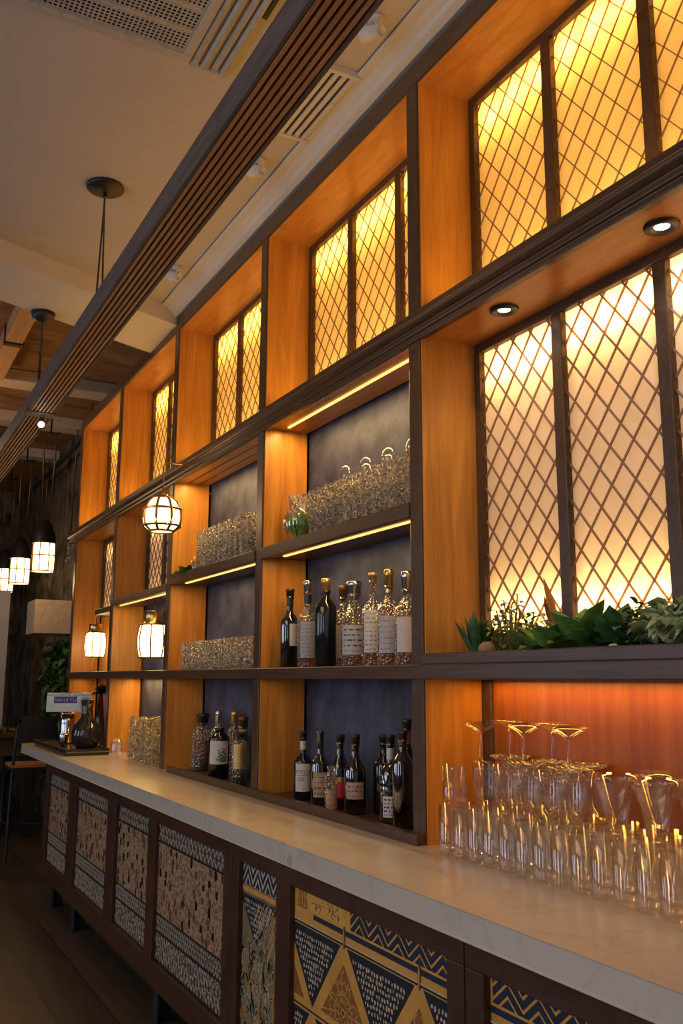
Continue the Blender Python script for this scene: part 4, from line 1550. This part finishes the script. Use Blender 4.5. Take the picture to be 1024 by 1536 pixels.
# ------------------------------------------------------------------ hanging lamps
def lantern(x, y, zb, w, h, zc, cat_label, glow='lampglow', cap='brass', ribs=6, barrel=.12, cord=True, light=6, capdome=False, cords=1, toppt=None):
    g = empty('pendant_lantern', (x, y, zb))
    tag(g, cat_label, 'pendant lamp', None)
    r = w/2
    def rad(t):
        return r*(1-barrel+barrel*4*t*(1-t)) if not capdome else r*(.97+.12*t*(1-t))
    prof = [(.001, .002)]+[(rad(k/8)*.94, h*k/8) for k in range(9)]+[(.001, h)]
    part(MB().lathe(prof, seg=24), 'glass_shade', glow, g)
    cg = MB()
    for k in range(ribs):
        a = 2*PI*k/ribs+.3
        cg.tube([(rad(t/8)*math.cos(a), rad(t/8)*math.sin(a), h*t/8) for t in range(9)], w*.022, 6)
    for t in ((0, .55, 1) if capdome else (0, 1)):
        q = rad(t)
        cg.tube([(q*math.cos(2*PI*k/20), q*math.sin(2*PI*k/20), h*t) for k in range(21)], w*.025, 6, False)
    part(cg, 'cage', 'darkbrass', g)
    if capdome:
        part(MB().lathe([(r*1.0, h), (r*.9, h+h*.35), (r*.5, h+h*.75), (.02, h+h*.85), (.001, h+h*.85)], seg=24), 'cap', 'black', g)
        ct_ = h*1.85
    else:
        part(MB().lathe([(r*.75, h), (r*.62, h+.02), (r*.62, h+w*.38), (r*.66, h+w*.4), (.001, h+w*.4)], seg=24), 'cap', cap, g)
        ct_ = h+w*.4
    if cords == 1:
        part(MB().tube([(0, 0, ct_-.005), (0, 0, zc-zb)], .003, 6), 'cord', 'cable', g)
    else:
        part(MB().tube([(-.03, -.03, h*1.5), (-.06, -.05, zc-zb)], .007, 6), 'cord', 'darkbrass', g)
        part(MB().tube([(.03, .03, h*1.5), (.05, .05, zc-zb)], .007, 6), 'cord', 'darkbrass', g)
        part(MB().tube([(-.08, -.07, zc-zb), (.08, .07, zc-zb)], .011, 6), 'crossbar', 'black', g)
        part(MB().tube([(0, 0, zc-zb), (0, 0, 4.195-zb)], .009, 6), 'stem', 'black', g)
    return g

# lamp hanging from the middle rail in front of the third bay
g = empty('cage_lamp', (-4.87, 1.47, 2.30))
g.scale = (.93, .93, .93)
tag(g, 'round caged lantern glowing in front of the slim post under the middle rail', 'pendant lamp')
rr_ = .116
prof = [(.001, 0), (.07, .0), (.108, .03), (.116, .075), (.112, .13), (.088, .175), (.06, .20), (.001, .205)]
part(MB().lathe([(a*.95, b) for a, b in prof], seg=28), 'glass_shade', 'lampglow', g)
cg = MB()
for k in range(8):
    a = 2*PI*k/8+.2
    cg.tube([(a_*math.cos(a), a_*math.sin(a), b) for a_, b in prof[1:-1]], .0085, 6)
for q, b in ((.109, .03), (.113, .13), (.07, .0), (.06, .2)):
    cg.tube([(q*math.cos(2*PI*k/24), q*math.sin(2*PI*k/24), b) for k in range(25)], .0075, 6, False)
part(cg, 'cage', 'darkbrass', g)
part(MB().lathe([(.035, .2), (.03, .225), (.012, .24), (.001, .24)], seg=20), 'cap', 'brass', g)
part(MB().tube([(0, 0, .235), (0, 0, .405), (.0, .02, .42), (0, .118, .42)], .0045, 6), 'hanger', 'brass', g)
pointl('lamp_bulb', (-4.80, 1.33, 2.42), 1.0, (1, .65, .3), .05)

lantern(-5.80, 1.73, 1.63, .215, .21, 1.999, 'barrel lantern with brass collar hanging in the bay beside the ribbed carafes', 'lampglow2', 'brass', 8, .16)
lantern(-7.35, 1.72, 1.665, .17, .19, 1.97, 'smaller barrel lantern with brass collar hanging in the farthest bay', 'lampglow2', 'brass', 8, .16)
g = lantern(-4.02, 1.76, 1.85, .09, .075, 2.033, 'lantern reflection modelled as a tiny dim lantern under the middle upper shelf above tall crystal glasses', 'led', 'darkbrass', 4, .1)  # a lantern's reflection, built as a small glowing lantern

fl = [(-9.0, 1.57, 2.50, 'caged pendant lantern beside the shelving end, nearest of the far row'),
      (-10.3, 1.56, 2.50, 'caged pendant lantern in the far row, second from the shelving end'),
      (-11.4, 1.56, 2.50, 'caged pendant lantern in the far row, third from the shelving, at the picture edge')]
for k, (x, y, z, n_) in enumerate(fl):
    lantern(x, y, z, .22, .27, 3.85, n_, 'lampglow', 'black', 8, .05, capdome=True, cords=2)
for k, (x, y, z) in enumerate([(-9.6, 1.95, 2.9), (-11.2, 1.95, 2.9), (-8.9, 1.93, 3.0)]):
    o = MB().tube([(x, y, 4.195), (x+.02, y-.02, z)], .007, 6).build('hanging_cord', 'darkbrass')
    tag(o, ['thin bare hanging rod between the nearest two far lanterns', 'thin bare hanging rod behind the far lanterns', 'thin bare hanging rod closest to the shelving end'][k], 'rod', 'bare rods in the far area')
o = MB().box(-12.0, -8.0, 1.9, 1.93, 3.86, 3.90).build('ceiling_track', 'black')
tag(o, 'black ceiling rail above the far hanging lanterns', 'rail')

# ------------------------------------------------------------------ far area
o = MB().box(-9.9, -9.45, 1.60, 2.055, 1.935, 2.27).build('wall_box', 'beige', bevel=.005)
tag(o, 'beige boxed unit fixed high on the far wall beside the shelving end', 'box')
st_ = struct(MB().box(-11.4, -11.1, 1.18, 1.60, 0, 2.49).build('trim_4', 'wall'))
g = MB()
rr = random.Random(31)
for k in range(900):
    x, y = rr.uniform(-10.4, -9.2), rr.uniform(1.88, 2.0)
    z = rr.uniform(.5, 1.88)
    a = rr.uniform(0, 2*PI)
    g.leaf((x, y, z), (math.cos(a), math.sin(a), rr.uniform(-.6, .8)), (0, 0, 1), rr.uniform(.06, .12), .07, .4, 3)
g.box(-10.4, -9.2, 2.0, 2.05, .5, 1.9)
o = g.build('plant_wall', 'leafB')
tag(o, 'dark climbing foliage on the far wall under the beige box', 'plant')
g = MB()
for k in range(160):
    a, t = rr.uniform(0, 2*PI), rr.uniform(.1, 1.3)
    g.leaf((rr.uniform(-.05, .05), rr.uniform(-.05, .05), 0), (math.cos(a)*math.sin(t), math.sin(a)*math.sin(t), math.cos(t)), (0, 0, 1), rr.uniform(.08, .2), .06, .5, 3)
po = empty('leafy_plant', (-8.02, 1.84, 0))
tag(po, 'bushy green plant in a dark tall pot just behind the coffee machine', 'plant')
o = part(g, 'foliage', 'leafA', po)
o.location = (0, 0, .88)
part(MB().lathe([(.001, 0), (.08, 0), (.11, .9), (.1, .9), (.09, .86), (.001, .86)], seg=24), 'pot', 'black', po)

# bar table with clutter
g = empty('bar_table', (-10.2, 1.0, 0))
tag(g, 'dark wooden high table at the left edge beyond the chair', 'table')
part(MB().box(-.75, .75, -.6, .74, .93, .97), 'tabletop', 'tablewood', g, bevel=.005)
part(MB().box(-.7, .7, -.55, .7, .76, .93), 'apron', 'tablewood', g)
for sx in (-.65, .65):
    for sy in (-.5, .65):
        part(MB().box(sx-.04, sx+.04, sy-.04, sy+.04, 0, .76), 'leg', 'black', g)
o = MB().lathe([(.001, 0), (.035, 0), (.035, .05), (.02, .09), (.028, .115), (.02, .14), (.001, .145)], seg=16).build('pepper_shaker', 'chrome')
o.location = (-9.52, 1.69, .97)
tag(o, 'shiny shaker with round top standing on the far table', 'shaker')
g = MB()
for k in range(60):
    a = rr.uniform(0, 2*PI)
    g.leaf((rr.uniform(-.25, .25), rr.uniform(-.15, .15), .0), (math.cos(a), math.sin(a), rr.uniform(0, .7)), (0, 0, 1), rr.uniform(.05, .12), .05, .4, 3)
o = g.build('table_greenery', 'leafD')
o.location = (-9.75, 1.42, .985)
tag(o, 'low heap of olive greenery lying on the far table', 'plant')

def chair(x, y, rz, label, sh=.76):
    g = empty('bar_chair', (x, y, 0))
    g.rotation_euler.z = rz
    tag(g, label, 'chair', 'metal chairs at the high table')
    # seat centre at origin, back toward +x
    for (sx, sy) in ((-.17, -.17), (-.17, .17)):
        part(MB().tube([(sx*1.15, sy*1.15, 0), (sx, sy, sh)], .013, 8), 'leg', 'chairmetal', g)
    for sy in (-.17, .17):
        part(MB().tube([(.2, sy*1.1, 0), (.17, sy, sh), (.2, sy*.95, 1.08), (.215, sy*.8, 1.16)], .013, 8), 'leg', 'chairmetal', g)
    bp = MB()
    bp.prism([(-.15, .92), (-.16, 1.12), (-.13, 1.18), (.13, 1.18), (.16, 1.12), (.15, .92)], 'x', .2, .21)
    part(bp, 'backrest', 'chairmetal', g)
    s1 = MB()
    for k in range(5):
        s1.box(-.19+k*.078, -.19+k*.078+.066, -.18, .18, sh, sh+.022)
    part(s1, 'seat', 'chairwood', g)
    part(MB().box(-.19, .19, -.185, .185, sh-.025, sh-.001), 'seat_frame', 'chairmetal', g)
    rg = MB()
    for sy in (-.185, .185):
        rg.tube([(-.19, sy, .3), (.19, sy, .3)], .008, 6)
    rg.tube([(-.19, -.185, .25), (-.19, .185, .25)], .008, 6).tube([(.19, -.185, .4), (.19, .185, .4)], .008, 6)
    part(rg, 'footrest', 'chairmetal', g)
    return g
chair(-8.42, 1.47, 0, 'dark metal high chair with solid back at the far end of the counter')
chair(-9.12, .95, PI/2+.5, 'dark metal chair with orange wood seat half cut by the left picture edge', .66)

# ------------------------------------------------------------------ coffee machine and tray
g = empty('bar_tray', (-6.85, 1.46, ZC))
tag(g, 'dark lacquered tray holding the coffee machine at the far counter end', 'tray')
part(MB().box(-.50, .62, -.16, .13, .0005, .03), 'base', 'dark', g, bevel=.01)
rm = MB()
rm.box(-.50, .62, -.16, -.15, .03, .042).box(-.50, .62, .12, .13, .03, .042).box(-.50, -.49, -.15, .12, .03, .042).box(.61, .62, -.15, .12, .03, .042)
part(rm, 'rim', 'dark', g)
zt = ZC+.031
g = empty('coffee_machine', (-6.98, 1.46, zt))
g.rotation_euler.z = math.radians(78)
tag(g, 'chrome coffee machine with clear head on a steel column, standing on the dark tray', 'coffee machine')
part(MB().lathe([(.001, 0), (.055, 0), (.055, .012), (.046, .02), (.05, .15), (.052, .21), (.001, .21)], seg=26), 'column', 'chrome', g)
part(MB().lathe([(.045, .21), (.07, .235), (.10, .30), (.115, .36), (.112, .362), (.095, .30), (.045, .22)], seg=26), 'funnel', 'tumbler', g)
part(MB().box(-.15, .16, -.11, .075, .345, .366), 'top_plate', 'chrome', g, bevel=.004)
hd = MB()
hd.box(-.15, -.144, -.11, .075, .23, .345).box(.154, .16, -.11, .075, .23, .345).box(-.144, .154, -.11, -.105, .23, .345)
part(hd, 'head_housing', 'chrome', g)
part(MB().box(-.10, .06, -.116, -.1105, .29, .338), 'name_plate', 'blueprint', g)['label'] = 'blue plate with white lettering'
lt_ = MB()
x = -.092
rl_ = random.Random(3)
for k in range(7):
    hgt = .024
    z_ = .302
    y_ = -.1175
    segs = rl_.choice([[(0, 0, 0, 1), (0, 1, 1, 1), (0, .5, .8, .5)], [(0, 0, 0, 1), (0, 1, 1, 0), (1, 0, 1, 1)], [(0, 0, .5, 1), (.5, 1, 1, 0)], [(0, 0, 0, 1), (0, 0, 1, 0), (1, 0, 1, 1)]])
    for a0_, b0_, a1_, b1_ in segs:
        lt_.tube([(x+a0_*.014, y_, z_+b0_*hgt), (x+a1_*.014, y_, z_+b1_*hgt)], .0015, 4)
    x += .0215
part(lt_, 'lettering', 'label', g)
g = empty('bean_hopper', (-6.5, 1.49, zt))
tag(g, 'dark smoked round flask with narrow neck beside the coffee machine', 'flask')
part(MB().lathe([(.001, 0), (.06, 0), (.09, .03), (.10, .09), (.085, .15), (.045, .2), (.035, .26), (.045, .32), (.001, .325)], seg=30), 'flask_body', 'smoke', g)
part(MB().tube([(.09, 0, .1), (.13, 0, .12), (.125, 0, .2), (.05, 0, .25)], .008, 8), 'handle', 'black', g)
o = MB().lathe([(.001, 0), (.03, 0), (.028, .05), (.033, .08), (.03, .09), (.001, .09)], seg=18).build('steel_cup', 'chrome')
o.location = (-6.66, 1.375, zt)
tag(o, 'small steel cup on the tray in front of the smoked flask', 'cup')
g = MB()
for k in range(60):
    a, t = rr.uniform(0, 2*PI), rr.uniform(.1, 1.5)
    g.leaf((0, 0, 0), (math.cos(a)*math.sin(t), math.sin(a)*math.sin(t), math.cos(t)), (0, 0, 1), rr.uniform(.05, .1), .04, .3, 3)
g.tube([(0, 0, -.38), (0, 0, .0)], [.05, .015], 10)
o = g.build('dark_dried_plant', 'smoke')
o.location = (-7.12, 1.73, ZC+.381)
tag(o, 'dark dried plant silhouette in the farthest low bay behind the coffee machine', 'plant')
MBp = MB()

# ------------------------------------------------------------------ lights of the room
w = bpy.data.worlds.new('world')
sc.world = w
w.use_nodes = True
bg = w.node_tree.nodes['Background']
bg.inputs[0].default_value = (1, .9, .82, 1)
bg.inputs[1].default_value = .34
# dining room side wall behind camera; glowing windows added for cool light and streaks
M['day'] = emis('added_window_glow', (.62, .76, 1), 6.0)
wl = MB()
wxs = [(-8.6, -7.6), (-5.6, -4.6), (-2.6, -1.6), (.4, 1.4)]
prev = -14
for a, b in wxs:
    wl.box(prev, a, -4.2, -4.0, 0, 4.4)
    wl.box(a, b, -4.2, -4.0, 0, .8).box(a, b, -4.2, -4.0, 3.0, 4.4)
    prev = b
wl.box(prev, 3.2, -4.2, -4.0, 0, 4.4)
struct(wl.build('wall_left', 'wall'))
for k, (a, b) in enumerate(wxs):
    wo = struct(MB().box(a, b, -4.13, -4.12, .8, 3.0).build('window_%d' % (k+1), 'day'))
    f = MB()
    f.box(a, a+.05, -4.1, -4.02, .8, 3.0).box(b-.05, b, -4.1, -4.02, .8, 3.0).box(a+.05, b-.05, -4.1, -4.02, .8, .85).box(a+.05, b-.05, -4.1, -4.02, 2.95, 3.0).box((a+b)/2-.02, (a+b)/2+.02, -4.1, -4.02, .85, 2.95)
    q = f.build('window_frame', 'black')
    q.parent = wo
# warm ceiling-height wash, an unseen area light added behind the camera
area('dining_room_fill', (-1.5, -2.6, 3.3), 3.0, 1.2, 34, (1, .7, .42), (math.radians(35), 0, 0))
pointl('far_room_light', (-8.4, .2, 3.2), 28, (1, .6, .28), .15)
pointl('far_lantern_light', (-9.0, 1.42, 2.40), 5, (1, .6, .25), .1)
spotl('spot_counter', (-5.3, .9, 2.9), 20, (1, .62, .32), 1.2, .6, .03, (math.radians(20), 0, 0))
spotl('spot_counter_near', (-2.2, .9, 3.3), 20, (1, .62, .32), 1.3, .7, .03, (math.radians(22), 0, 0))
